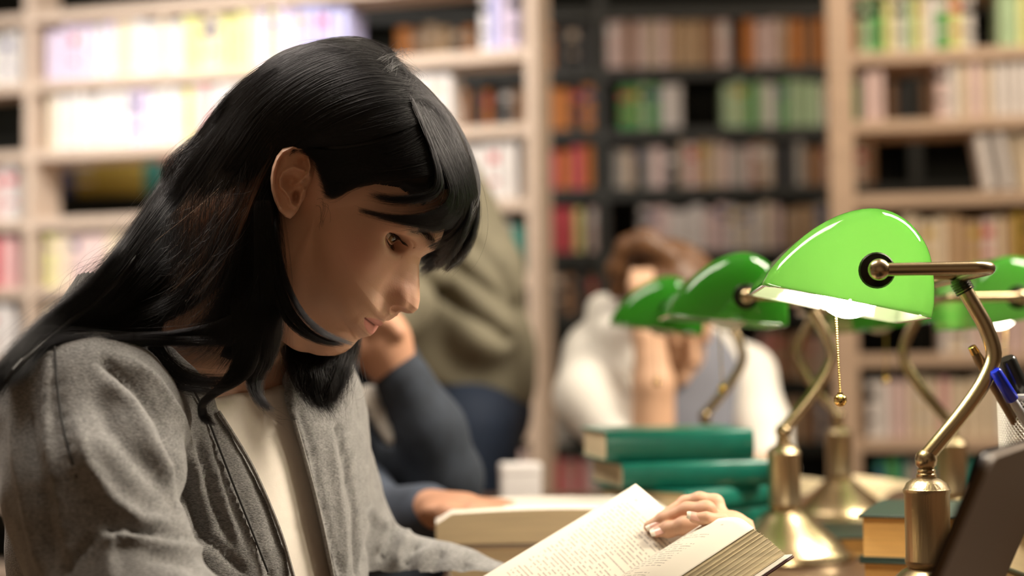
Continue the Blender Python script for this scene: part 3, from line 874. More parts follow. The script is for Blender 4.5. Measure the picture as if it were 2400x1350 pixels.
# nails
M_nail = mat('fingernail', (0.80, 0.46, 0.38), 0.25, coat=0.3)
M_nailtip = mat('fingernail_tip', (0.85, 0.76, 0.62), 0.3)
def nail(c, d, n, w, l):
    d = nrm(d); n = nrm(n-d*np.dot(n, d)); s = np.cross(d, n)
    V = []; F = []; M = []
    nu, nv = 9, 7
    for i in range(nu):
        t = i/(nu-1)
        ww = w*(1-.25*max(0, (t-.75)/.25)**2)*(1-.35*max(0, (.2-t)/.2)**2)
        for j in range(nv):
            a = (j/(nv-1)-.5)*2
            V.append(c+d*(t-.45)*l+s*a*ww+n*(-.0016*a*a-.0008*max(0, t-.5)))
    top = len(V); V += [v-n*.0005 for v in V]
    for i in range(nu-1):
        for j in range(nv-1):
            q = i*nv+j; F.append((q, q+1, q+nv+1, q+nv)); M.append(1 if i >= nu-3 else 0)
            F.append((top+q, top+q+nv, top+q+nv+1, top+q+1)); M.append(1 if i >= nu-3 else 0)
    o = wmesh('fingernail', V, F, mats=[M_nail, M_nailtip], midx=M); return o
upv = np.array([-.1, -.55, .75])
nail(hp(1545, 1239, .0132), W(1530, 1250, 1.4)-W(1570, 1238, 1.4), upv, .0052, .0155)
nail(hp(1532, 1226, .0125), W(1516, 1235, 1.4)-W(1556, 1216, 1.4), upv, .0044, .0145)
nail(W(1630, 1207, 1.3485), W(1618, 1206, 1.4)-W(1655, 1214, 1.4), np.array([-.1, -.7, .65]), .0042, .0130)

# eyes
M_eye = bpy.data.materials.new('eyeball'); M_eye.use_nodes = True
nt = M_eye.node_tree; bs = nt.nodes['Principled BSDF']; bs.inputs['Roughness'].default_value = .08
tc = nt.nodes.new('ShaderNodeTexCoord'); vm = nt.nodes.new('ShaderNodeVectorMath'); vm.operation = 'NORMALIZE'
sx = nt.nodes.new('ShaderNodeSeparateXYZ'); cr = nt.nodes.new('ShaderNodeValToRGB')
nt.links.new(tc.outputs['Object'], vm.inputs[0]); nt.links.new(vm.outputs[0], sx.inputs[0]); nt.links.new(sx.outputs[0], cr.inputs[0]); nt.links.new(cr.outputs[0], bs.inputs['Base Color'])
e_ = cr.color_ramp.elements
e_[0].position = 0.0; e_[0].color = (.62, .55, .48, 1); e_[1].position = .855; e_[1].color = (.62, .55, .48, 1)
for p_, c_ in ((.872, (.03, .02, .012, 1)), (.90, (.30, .19, .07, 1)), (.965, (.22, .13, .05, 1)), (.972, (.004, .004, .004, 1))):
    q_ = e_.new(p_); q_.color = c_
for sgn_ in (1, -1):
    b = MB(); b.sphere((0, 0, 0), EYE_R, 20)
    # cornea bulge
    b.V = [tuple(np.array(v)*(1+.05*max(0, (v[0]/EYE_R-.86)/.14))) for v in b.V]
    o = b.build('eye', M_eye, woman)
    c = toW(np.array([eyec[0], eyec[1], eyec[2]*sgn_]))-WINV
    gz = nrm(hf*.93+hu*(-.10)+hs*(.30))
    o.location = c; o.rotation_euler = Vector(gz).to_track_quat('X', 'Z').to_euler()

# brows and lashes as fine tapered hairs
M_hairs = mat('dark_brow_hair', (0.02, 0.014, 0.01), 0.5)
HVi = headV.reshape(na, nb, 3)
def surf_local(u, s):
    """front surface f at (u,s)"""
    k = np.argmin((headV[:, 1]-u)**2+(headV[:, 2]-s)**2+np.where(headV[:, 0] < .05, 1, 0)); return headV[k]
b = MB()
bc = catmull(bp, 60)
for k in range(420):
    t = random.random()**.8; c = bc[int(t*59)]; c2 = bc[min(59, int(t*59)+1)] if t < .98 else bc[59]
    u = c[1]+random.gauss(0, .0013)*(1.2-.5*(1-t)); s = c[2]+random.gauss(0, .0008)
    p = surf_local(u, s)
    tg = nrm(bc[max(0, int(t*59)-2)]-bc[min(59, int(t*59)+2)]+1e-6)
    d = tg+np.array([0, .15+.45*t*random.random()-.15*random.random(), 0])
    l = .0055+.002*random.random()
    q = p+nrm(d)*l*.5+np.array([.0007, 0, 0]); r = p+nrm(d)*l+np.array([.0004, -.0002, 0])
    b.tube([toW(p)-WINV, toW(q)-WINV, toW(r)-WINV], [.00012, .00010, .00003], 3, cap=False)
b.build('eyebrow', M_hairs, woman)
b = MB()
for k in range(46):
    t = -0.62+1.57*k/45
    s = eyec[2]+.0042+t*.0092; hh = .0040*math.sqrt(max(0, 1-t*t))
    u = eyec[1]-.0026+.0012*t+hh+.0004
    p = surf_local(u, s)
    l = .0085+.002*random.random()
    out = nrm([.85, -.25, .35*t+.12*random.uniform(-1, 1)])
    m_ = p+out*l*.5; e2 = p+out*l+np.array([0, .0018, 0])
    b.tube([toW(x)-WINV for x in (p, m_, e2)], [.00020, .00014, .00004], 3, cap=False)
for k in range(24):
    t = -0.8+1.6*k/23
    s = eyec[2]+.0042+t*.0092; hh = .0040*math.sqrt(max(0, 1-t*t))
    u = eyec[1]-.0026+.0012*t-hh-.0004
    p = surf_local(u, s); l = .005
    out = nrm([.75, -.6, .4*t])
    b.tube([toW(x)-WINV for x in (p, p+out*l*.6, p+out*l+np.array([.0005, .0006, 0]))], [.00014, .0001, .00003], 3, cap=False)
b.build('eyelashes', M_hairs, woman)
# ================================================================== the open book in her hands
def page_mat(name, axis_lines, seedv):
    m = bpy.data.materials.new(name); m.use_nodes = True; nt = m.node_tree; b = nt.nodes['Principled BSDF']
    b.inputs['Roughness'].default_value = .75
    uv = nt.nodes.new('ShaderNodeUVMap'); sp = nt.nodes.new('ShaderNodeSeparateXYZ'); nt.links.new(uv.outputs[0], sp.inputs[0])
    def M(op, a, b_=None, c=None):
        n = nt.nodes.new('ShaderNodeMath'); n.operation = op
        for i, v in enumerate((a, b_, c)):
            if v is None: continue
            if isinstance(v, (int, float)): n.inputs[i].default_value = v
            else: nt.links.new(v, n.inputs[i])
        return n.outputs[0]
    u, v = sp.outputs[0], sp.outputs[1]          # u across the lines of print, v down the page, both in metres
    pitch = .0041
    row = M('DIVIDE', v, pitch); fr = M('FRACT', row); rid = M('FLOOR', row)
    wn = nt.nodes.new('ShaderNodeTexNoise'); wn.noise_dimensions = '2D'; wn.inputs['Scale'].default_value = 1.0; wn.inputs['Detail'].default_value = 1
    cb = nt.nodes.new('ShaderNodeCombineXYZ')
    nt.links.new(M('MULTIPLY', u, 230.0), cb.inputs[0]); nt.links.new(M('MULTIPLY', rid, 7.31+seedv), cb.inputs[1]); nt.links.new(cb.outputs[0], wn.inputs['Vector'])
    word = M('GREATER_THAN', wn.outputs[0], .43)
    l2 = nt.nodes.new('ShaderNodeTexNoise'); l2.noise_dimensions = '2D'; l2.inputs['Scale'].default_value = 1.0
    cb2 = nt.nodes.new('ShaderNodeCombineXYZ'); nt.links.new(M('MULTIPLY', u, 1500.0), cb2.inputs[0]); nt.links.new(M('MULTIPLY', row, 3.0), cb2.inputs[1]); nt.links.new(cb2.outputs[0], l2.inputs['Vector'])
    let = M('ADD', M('MULTIPLY', M('GREATER_THAN', l2.outputs[0], .47), .6), .4)
    inl = M('MULTIPLY', M('GREATER_THAN', fr, .30), M('LESS_THAN', fr, .66))
    # paragraph ends: some rows are short
    pn_ = nt.nodes.new('ShaderNodeTexWhiteNoise'); pn_.noise_dimensions = '1D'; nt.links.new(M('ADD', rid, seedv), pn_.inputs['W'])
    endu = M('SUBTRACT', axis_lines[1], M('MULTIPLY', M('GREATER_THAN', pn_.outputs[0], .82), .035))
    beg = M('ADD', axis_lines[0], M('MULTIPLY', M('LESS_THAN', pn_.outputs[0], .12), .006))
    mu_ = M('MULTIPLY', M('GREATER_THAN', u, beg), M('LESS_THAN', u, endu))
    mv_ = M('MULTIPLY', M('GREATER_THAN', v, .022), M('LESS_THAN', v, .205))
    ink = M('MULTIPLY', M('MULTIPLY', M('MULTIPLY', word, inl), M('MULTIPLY', mu_, mv_)), let)
    # page number
    pnm = M('MULTIPLY', M('MULTIPLY', M('LESS_THAN', M('ABSOLUTE', M('SUBTRACT', u, axis_lines[2])), .0022), M('LESS_THAN', M('ABSOLUTE', M('SUBTRACT', v, .0135)), .0010)), let)
    ink = M('MAXIMUM', ink, pnm)
    mx = nt.nodes.new('ShaderNodeMix'); mx.data_type = 'RGBA'
    mx.inputs[6].default_value = (.76, .70, .59, 1); mx.inputs[7].default_value = (.26, .22, .19, 1)
    nt.links.new(M('MULTIPLY', ink, .8), mx.inputs[0]); nt.links.new(mx.outputs[2], b.inputs['Base Color'])
    return m
M_pgL = page_mat('printed_left_page', (.012, .100, .020), 3.7)
M_pgR = page_mat('printed_right_page', (.014, .082, .078), 11.2)
M_fore = mat('cream_page_edges', (0.78, 0.66, 0.43), 0.8, noise=0.14, nscale=260, stretch=(.05, .05, 1))
M_cov = mat('white_hard_cover', (0.55, 0.50, 0.44), 0.5)
M_covred = mat('dark_red_cover_edge', (0.10, 0.02, 0.02), 0.5)

def strip_surface(P, n, back, name, matl, parent, uvscale, org, thick=0.0):
    """P: curve of points across the page; swept along vector gv; uv in metres"""
    pass
gv = gv*.92
bk = empty('book', tuple(W(1500, 1330, 1.37))); tag(bk, 'open book with printed cream pages held under the woman\'s fingers', 'book')
BI = np.array(bk.location)
Llen = np.linalg.norm(gv); gd = gv/Llen
def sweep(name, curve, matl, u0=0.0, thick=.0007, n=24, rev=False, curl=None):
    C = catmull(curve, 40)
    seg = np.r_[0, np.cumsum(np.linalg.norm(np.diff(C, axis=0), axis=1))]
    V = []; F = []; UV = []
    for j in range(n):
        t = j/(n-1)
        for i in range(len(C)):
            V.append(C[i]+gv*t-BI); UV.append((u0+seg[i], t*Llen))
    m = len(C)
    for j in range(n-1):
        for i in range(m-1):
            F.append((j*m+i, j*m+i+1, (j+1)*m+i+1, (j+1)*m+i))
    V = np.array(V); k = len(V)
    me = bpy.data.meshes.new(name); me.from_pydata(V.tolist(), [], F); me.materials.append(matl)
    uvl = me.uv_layers.new(name='UVMap')
    for lp_ in me.loops: uvl.data[lp_.index].uv = UV[lp_.vertex_index]
    me.polygons.foreach_set('use_smooth', [True]*len(me.polygons))
    o = bpy.data.objects.new(name, me); COL.objects.link(o); o.parent = bk
    sd = o.modifiers.new('solid', 'SOLIDIFY'); sd.thickness = thick; sd.offset = 0
    return o
H1 = W(1692, 1215, 1.345); F1 = W(1768, 1238, 1.270); F2 = W(1840, 1299, 1.268)
GUT = TG-np.array([0, 0, .001])
leftc = [TO, TO+(TG-TO)*.35+pn*.0015, TO+(TG-TO)*.7+pn*.001, TO+(TG-TO)*.93-pn*.001, TG-pn*.004]
sweep('left_page', leftc, M_pgL)
lo_ = [p-pn*(.0016+.003*i/4) for i, p in enumerate(leftc)]
for k in range(3):
    sweep('page_leaf', [p-pn*(.0009*(k+1)) for p in leftc], M_fore, thick=.0005)
rightc = [TG-pn*.003+np.array([.001, 0, 0]), (TG*.55+H1*.45)+np.array([-.004, .004, .006]), H1, (H1*.55+F1*.45)+np.array([.003, .0, .0035]), F1]
sweep('right_page', rightc, M_pgR, thick=.0006)
# page block: solid between the right page, the slanted fore edge and the board below
base0 = TG-np.array([-.012, 0, .016])
bl = catmull(rightc, 14); low = [F2, F2*.66+base0*.34, F2*.33+base0*.67, base0]
ring = [p-np.array([0, 0, .0008]) for p in bl]+[F1*.5+F2*.5+np.array([.0012, 0, 0])]+low
V = []; F = []; nn = len(ring); ns = 10
for j in range(ns):
    for p in ring: V.append(p+gv*(j/(ns-1))*.997+gd*.0003-BI)
for j in range(ns-1):
    for i in range(nn): F.append((j*nn+i, j*nn+(i+1) % nn, (j+1)*nn+(i+1) % nn, (j+1)*nn+i))
F.append(tuple(range(nn-1, -1, -1))); F.append(tuple((ns-1)*nn+k for k in range(nn)))
b = MB(); b.add(V, F); b.build('page_block', M_fore, bk)
# leaf ridges on the fore edge
b = MB()
for k in range(9):
    t = (k+.5)/9+random.uniform(-.02, .02)
    p = F1*(1-t)+F2*t+np.array([.0012*math.sin(math.pi*t), 0, .0001])
    b.tube([p-BI, p+gv-BI], .00022, 4)
o = b.build('page_edges', M_fore, bk); o['kind'] = 'stuff'
dn = nrm(np.cross(gd, F2-base0)); dn = dn if dn[2] < 0 else -dn
cl = [F2+nrm(F2-base0)*.0045+dn*.001, F2+dn*.001, base0+dn*.0015]
sweep('cover_lining', cl, M_cov, thick=.0012)
sweep('cover', [p+dn*.0016 for p in cl]+[TG-pn*.028], M_covred, thick=.0022)
sweep('cover', [TG-pn*.026, TG-pn*.012+(TO-TG)*.1, TO-pn*.0055+(TO-TG)*.0], M_covred, thick=.002)
# ================================================================== her clothes
def smooth_noise3(P, sc_, seed=0):
    r_ = np.random.default_rng(seed); v = 0
    for k in range(5):
        w = r_.normal(size=3)*sc_; ph = r_.uniform(0, 6.28)
        v = v+np.sin(P @ w+ph)
    return v/5
def sdf_cardi(P):
    d = sdf_torso(P, .014)
    d = smin(d, chain(P, [SHN, W(225, 1150, 1.165), ELN, W(760, 1640, 1.09)], [.066, .062, .058, .05], .02), .022)
    d = smin(d, chain(P, [SHF, W(742, 1140, 1.54), ELF], [.056, .055, .047], .02), .03)
    d = smin(d, chain(P, [ELF, W(1050, 1385, 1.53), WRF], [.047, .040, .033], .02), .012)
    # collar standing round the neck
    return d
OPEN = [(560, 700), (520, 830), (500, 905), (508, 955), (545, 1010), (590, 1085), (630, 1170), (665, 1260), (690, 1350), (712, 1450), (800, 1470), (792, 1400), (777, 1350), (757, 1255),
        (735, 1160), (708, 1060), (684, 985), (668, 940), (660, 890), (680, 700)]
def sdf_cardi_open(P):
    d = sdf_cardi(P)
    px, py, dd = proj(P)
    ins = inpoly(px, py, OPEN); e, _, _ = segdist(px, py, OPEN+[OPEN[0]])
    w = np.where(ins, -e, e)/FPX*dd                    # negative inside the opening
    plane = ((P-(CH+FAX*.0)) @ FAX)                    # only the front of the body
    cut = np.maximum(w, .01-plane)
    # neck hole
    inn = inpoly(px, py, NECKP); en, _, _ = segdist(px, py, NECKP+[NECKP[0]])
    cut2 = np.maximum(np.where(inn, -en, en)/FPX*dd, np.maximum(dd-1.345, W(0, 985, 1.3)[2]-P[..., 2]))
    d = smax(d, -cut2, .004)
    nk = chain(P, [W(620, 640, 1.345), W(520, 760, 1.355), W(440, 870, 1.37)], [.064, .061, .066], .02)
    nk = np.maximum(nk, W(0, 960, 1.37)[2]-P[..., 2])
    return smax(smax(d, -cut, .004), -nk, .006).astype(np.float32)
lo = [W(-330, 900, 1.3)[0], .93, W(0, 1430, 1.30)[2]]
hi = [W(1270, 900, 1.5)[0], 1.70, W(0, 640, 1.3)[2]]
kV, kF = nets(sdf_cardi_open, lo, hi, .0042)
kN = grad(sdf_cardi_open, kV, .0015)
px, py, dd = proj(kV)
disp = np.zeros(len(kV))
def fold(poly, w, a, dmax=None, dmin=None, taper=True, asym=0):
    global disp
    e, t, sd = segdist(px, py, poly)
    x = e/w
    v = a*np.exp(-x*x)
    if asym: v = v-asym*a*np.exp(-((e*sd-w*1.6)/(w*1.2))**2)
    if taper: v = v*np.clip(np.sin(np.pi*np.clip(t, .02, .98))*2.2, 0, 1)
    m = np.ones(len(kV))
    if dmax is not None: m = m*(dd < dmax)
    if dmin is not None: m = m*(dd > dmin)
    disp = disp+v*m
NR = 1.30
# near sleeve: long soft folds from the shoulder, ridge light / valley dark
fold([(118, 830), (105, 930), (110, 1040), (140, 1180), (170, 1350)], 11, .0055, NR, asym=.6)
fold([(60, 930), (72, 1040), (100, 1180), (128, 1350)], 9, -.0055, NR)
fold([(30, 960), (40, 1080), (70, 1220), (105, 1360)], 11, .0045, NR)
fold([(250, 850), (320, 905), (380, 985), (415, 1080), (450, 1170), (470, 1240)], 13, -.0075, NR, taper=False)
fold([(290, 835), (360, 890), (418, 975), (452, 1080), (470, 1160)], 9, .0050, NR)
fold([(215, 900), (260, 1000), (330, 1080), (400, 1150), (440, 1200)], 26, -.0055, NR)
fold([(175, 960), (200, 1080), (260, 1170), (330, 1220), (430, 1235)], 18, .0050, NR)
fold([(240, 880), (310, 950), (365, 1050), (420, 1140)], 16, .0045, NR)
fold([(225, 1250), (265, 1242), (350, 1252), (430, 1262), (500, 1268)], 5, -.0050, NR)
fold([(225, 1265), (290, 1258), (400, 1280), (500, 1290)], 12, .0045, NR)
fold([(230, 1248), (190, 1290), (150, 1350)], 7, -.0045, NR)
fold([(260, 1262), (255, 1300), (262, 1380)], 12, .0035, NR)
fold([(330, 1300), (430, 1320), (520, 1380)], 14, -.0028, NR)
fold([(125, 800), (133, 900), (150, 1010), (178, 1120)], 3.5, -.0022, NR, taper=False)      # shoulder seam
# near front panel: seam of the facing and gathers
fold([(395, 820), (440, 890), (480, 965), (510, 1040), (545, 1130), (585, 1230), (630, 1340), (650, 1400)], 3.2, -.0030, 1.42, taper=False)
fold([(405, 835), (455, 915), (492, 1000), (523, 1085), (560, 1180), (600, 1290)], 7, .0018, 1.42, taper=False)
fold([(450, 1000), (478, 1090), (500, 1180), (545, 1280)], 7, -.0035, 1.40)
fold([(470, 985), (497, 1080), (530, 1190), (570, 1300)], 6, .0026, 1.40)
fold([(462, 1250), (520, 1290), (580, 1350)], 8, -.0040, 1.40)
fold([(545, 1000), (590, 1100), (630, 1200), (660, 1300)], 14, -.0020, 1.42)
# far front panel
fold([(700, 960), (733, 1060), (752, 1160), (775, 1260), (800, 1350)], 5, -.0030, None, 1.30, taper=False)
fold([(790, 1000), (812, 1090), (830, 1200), (838, 1350)], 6, -.0045, None, 1.30, taper=False)
fold([(770, 1000), (790, 1120), (806, 1240), (812, 1350)], 9, .0030, None, 1.30)
fold([(862, 1185), (880, 1230), (862, 1300), (850, 1350)], 8, -.0060, None, 1.35)
fold([(930, 1225), (920, 1262), (885, 1320)], 9, -.0065, None, 1.35)
fold([(900, 1210), (905, 1250), (880, 1300)], 9, .0045, None, 1.35)
fold([(985, 1268), (960, 1290), (950, 1330)], 9, -.0075, None, 1.35)
fold([(960, 1240), (945, 1270), (925, 1330)], 9, .0045, None, 1.35)
fold([(1040, 1290), (1025, 1310), (1010, 1350)], 10, -.0050, None, 1.35)
fold([(1010, 1280), (990, 1310), (975, 1350)], 9, .0040, None, 1.35)
fold([(1100, 1318), (1085, 1335), (1070, 1360)], 10, -.0045, None, 1.35)
disp += .0010*smooth_noise3(kV, 60, 3)+.0006*smooth_noise3(kV, 140, 4)
kV2 = kV+kN*disp[:, None]
M_knit = bpy.data.materials.new('heather_grey_knit'); M_knit.use_nodes = True
nt = M_knit.node_tree; bs = nt.nodes['Principled BSDF']; bs.inputs['Roughness'].default_value = .9
bs.inputs['Sheen Weight'].default_value = .35; bs.inputs['Sheen Roughness'].default_value = .5; bs.inputs['Specular IOR Level'].default_value = .15
tc = nt.nodes.new('ShaderNodeTexCoord')
def noise_node(scale, st, det=3):
    mp = nt.nodes.new('ShaderNodeMapping'); mp.inputs['Scale'].default_value = st; nt.links.new(tc.outputs['Object'], mp.inputs[0])
    n = nt.nodes.new('ShaderNodeTexNoise'); n.inputs['Scale'].default_value = scale; n.inputs['Detail'].default_value = det; nt.links.new(mp.outputs[0], n.inputs['Vector']); return n.outputs[0]
n1 = noise_node(420, (1, 1, 3.0)); n2 = noise_node(60, (1, 1, 1.6))
cr = nt.nodes.new('ShaderNodeValToRGB'); cr.color_ramp.elements[0].position = .33; cr.color_ramp.elements[1].position = .68
cr.color_ramp.elements[0].color = (.085, .084, .082, 1); cr.color_ramp.elements[1].color = (.30, .293, .285, 1)
ad = nt.nodes.new('ShaderNodeMath'); ad.operation = 'MULTIPLY_ADD'; ad.inputs[1].default_value = .75
ml = nt.nodes.new('ShaderNodeMath'); ml.operation = 'MULTIPLY'; ml.inputs[1].default_value = .25
nt.links.new(n2, ml.inputs[0]); nt.links.new(n1, ad.inputs[0]); nt.links.new(ml.outputs[0], ad.inputs[2]); nt.links.new(ad.outputs[0], cr.inputs[0]); nt.links.new(cr.outputs[0], bs.inputs['Base Color'])
bp = nt.nodes.new('ShaderNodeBump'); bp.inputs['Strength'].default_value = .5; bp.inputs['Distance'].default_value = .0012
nt.links.new(n1, bp.inputs['Height']); nt.links.new(bp.outputs[0], bs.inputs['Normal'])
wmesh('cardigan', kV2, kF, M_knit)
kpx, kpy, kdd = proj(kV2)
M_thread = mat('dark_grey_seam', (0.035, 0.034, 0.033), 0.9)
M_rib = mat('grey_knit_edge', (0.25, 0.24, 0.225), 0.9, noise=.3, nscale=500)
def seam(poly, r, m_, push, name, dlo=0, dhi=9):
    P_ = []
    for x, y in catmull(np.array(poly, float), len(poly)*9):
        q = (np.abs(kpx-x) < 9) & (np.abs(kpy-y) < 9) & (kdd > dlo) & (kdd < dhi)
        if q.any(): P_.append((x, y, kdd[q].min()))
    P_ = np.array(P_); d_ = np.convolve(np.pad(P_[:, 2], 4, mode='edge'), np.ones(9)/9, 'valid')
    b = MB(); b.tube(list(WA(np.stack([P_[:, 0], P_[:, 1], d_-push], -1))-WINV), r, 8); b.build(name, m_, woman)
seam([(395, 832), (440, 892), (480, 965), (510, 1040), (545, 1130), (585, 1230), (628, 1340)], .0009, M_thread, .0002, 'seam', 0, 1.40)
seam([(128, 812), (134, 900), (150, 1010), (180, 1120)], .0009, M_thread, .0000, 'seam', 0, 1.25)
seam([(512, 965), (545, 1016), (588, 1088), (627, 1172), (662, 1262), (688, 1352)], .0017, M_rib, .0006, 'edge_band', 0, 1.40)
seam([(690, 985), (712, 1062), (739, 1162), (761, 1256), (781, 1352)], .0016, M_rib, .0004, 'edge_band', 1.25, 1.6)
# shirt
def sdf_shirt(P):
    d = sdf_torso(P, .0015)
    px, py, dd = proj(P)
    nk = chain(P, [W(620, 640, 1.345), W(520, 760, 1.355), W(455, 860, 1.36)], [.066, .063, .058], .02)
    NS = [(330, 560), (300, 790), (395, 835), (450, 885), (495, 935), (560, 918), (640, 905), (700, 900), (720, 700), (640, 560)]
    inn = inpoly(px, py, NS); en, _, _ = segdist(px, py, NS+[NS[0]])
    d = smax(d, -np.maximum(np.where(inn, -en, en)/FPX*dd, dd-1.40), .003)
    return smax(d, -nk, .006).astype(np.float32)
sV, sF = nets(sdf_shirt, [W(150, 900, 1.3)[0], 1.12, W(0, 1420, 1.30)[2]], [W(850, 900, 1.4)[0], 1.56, W(0, 850, 1.3)[2]], .006)
sN = grad(sdf_shirt, sV, .002)
px, py, dd = proj(sV); e, t, _ = segdist(px, py, [(640, 1240), (760, 1225)])
sV = sV+sN*(.0014*smooth_noise3(sV, 35, 8)-.0004*np.exp(-(e/8)**2))[:, None]
M_shirt = mat('off_white_shirt', (0.86, 0.79, 0.70), 0.8, noise=0.02, nscale=200, bump=0.06, bscale=900)
wmesh('shirt', sV, sF, M_shirt)
# ================================================================== her hair
M_hair = bpy.data.materials.new('black_hair_strands'); M_hair.use_nodes = True
nt = M_hair.node_tree; nt.nodes.clear()
out_ = nt.nodes.new('ShaderNodeOutputMaterial'); hb = nt.nodes.new('ShaderNodeBsdfHairPrincipled')
hb.parametrization = 'COLOR'; hb.inputs['Color'].default_value = (.0035, .0033, .0036, 1)
for k_, v_ in (('Melanin', 1.0), ('Melanin Redness', .3), ('IOR', 1.38), ('Roughness', .27), ('Radial Roughness', .5), ('Random Color', .25), ('Random Roughness', .3), ('Coat', .0)):
    if k_ in hb.inputs: hb.inputs[k_].default_value = v_
nt.links.new(hb.outputs[0], out_.inputs[0])
M_hairbase = mat('black_hair_mass', (0.006, 0.005, 0.005), 0.42, spec=.35, noise=.3, nscale=300)

def sdf_hair(P):
    f, u, s = P[..., 0], P[..., 1], P[..., 2]
    Q = np.stack([f, u, np.abs(s)], -1).astype(np.float32)
    d = ell(Q, (.0, .045, 0), (.1065, .081, .085))
    d = smin(d, ell(Q, (.058, .042, 0), (.048, .050, .066)), .02)
    d = smin(d, ell(Q, (-.042, -.022, 0), (.056, .062, .070)), .02)
    return d
# --- cap: the hair mass close to the skull, cut along the hairline
HL = [(1040, 440), (1030, 480), (1000, 455), (960, 428), (900, 418), (850, 428), (815, 444), (780, 464), (757, 452), (742, 400), (738, 362), (716, 336), (690, 330), (662, 344), (645, 370), (634, 400), (634, 450),
      (648, 500), (664, 540), (672, 600), (668, 680), (645, 760), (560, 760), (300, 600), (300, 0), (1300, 0), (1300, 440)]
A2, B2, D2, C2, R2 = ray_surface(sdf_hair, np.linspace(-math.pi, math.pi, 520, endpoint=False), np.linspace(-math.pi/2+1e-3, math.pi/2-1e-3, 320), .17)
cl_ = C2+D2*R2[..., None]
mir = cl_.copy(); mir[..., 2] = np.abs(mir[..., 2])
mpx, mpy, _ = proj(toW(mir))
inm = inpoly(mpx, mpy, HL) | ((cl_[..., 0] < .02) & (cl_[..., 1] < .02) & (mpx < 640))
nh_ = sdf_head((cl_).reshape(-1, 3).astype(np.float32)).reshape(inm.shape)
e_h, _, _ = segdist(mpx, mpy, HL)
edge_ = np.clip(e_h/40, 0, 1)
depth_in = nh_*(1-edge_)**1.5*1.0+.002+.005*(1-np.clip(e_h/9, 0, 1))
cl2 = cl_-D2*depth_in[..., None]
na2, nb2 = A2.shape
i2 = np.arange(na2*nb2).reshape(na2, nb2); q2 = np.roll(i2, -1, axis=0)
cf = np.stack([i2[:, :-1], q2[:, :-1], q2[:, 1:], i2[:, 1:]], -1)
kp = inm[:, :-1] & inm[:, 1:] & np.roll(inm, -1, 0)[:, :-1] & np.roll(inm, -1, 0)[:, 1:]
cf = cf[kp]
hair = wmesh('hair', toW(cl2.reshape(-1, 3)), cf, M_hairbase)

def auto_pos(px, py, lift):
    """where the sight line of each px,py meets the hair mass, else its nearest pass"""
    r = WA(np.stack([px, py, np.ones_like(px)], -1))-CT
    o = (CT-HO) @ HR.T; rd = r @ HR.T
    ln = np.linalg.norm(rd, axis=-1, keepdims=True); rd = rd/ln
    t = np.full(px.shape, 1.12); best = t.copy(); bd = np.full(px.shape, 9.0)
    for _ in range(22):
        d = sdf_hair((o+rd*t[..., None]).astype(np.float32))-lift
        q = d < bd; best = np.where(q, t, best); bd = np.minimum(bd, d)
        t = t+np.clip(d, -.02, .02)*.9+ (d > 0)*.0004
        t = np.minimum(t, 1.36)
    return CT+ (rd*best[..., None]) @ HR
class Strands:
    def __init__(self): self.P = []; self.R = []
    def add(self, P, R): self.P.append(P); self.R.append(R)
    def build(self, name, parent, m, seg):
        P = np.concatenate(self.P); R = np.concatenate(self.R)
        hc = bpy.data.hair_curves.new(name)
        hc.add_curves([seg]*(len(P)))
        hc.points.foreach_set('position', (P-WINV).astype(np.float32).ravel())
        hc.points.foreach_set('radius', R.astype(np.float32).ravel())
        hc.materials.append(m)
        o = bpy.data.objects.new(name, hc); COL.objects.link(o); o.parent = parent; o['kind'] = 'stuff'
        return o
SEG = 18
ST = Strands()
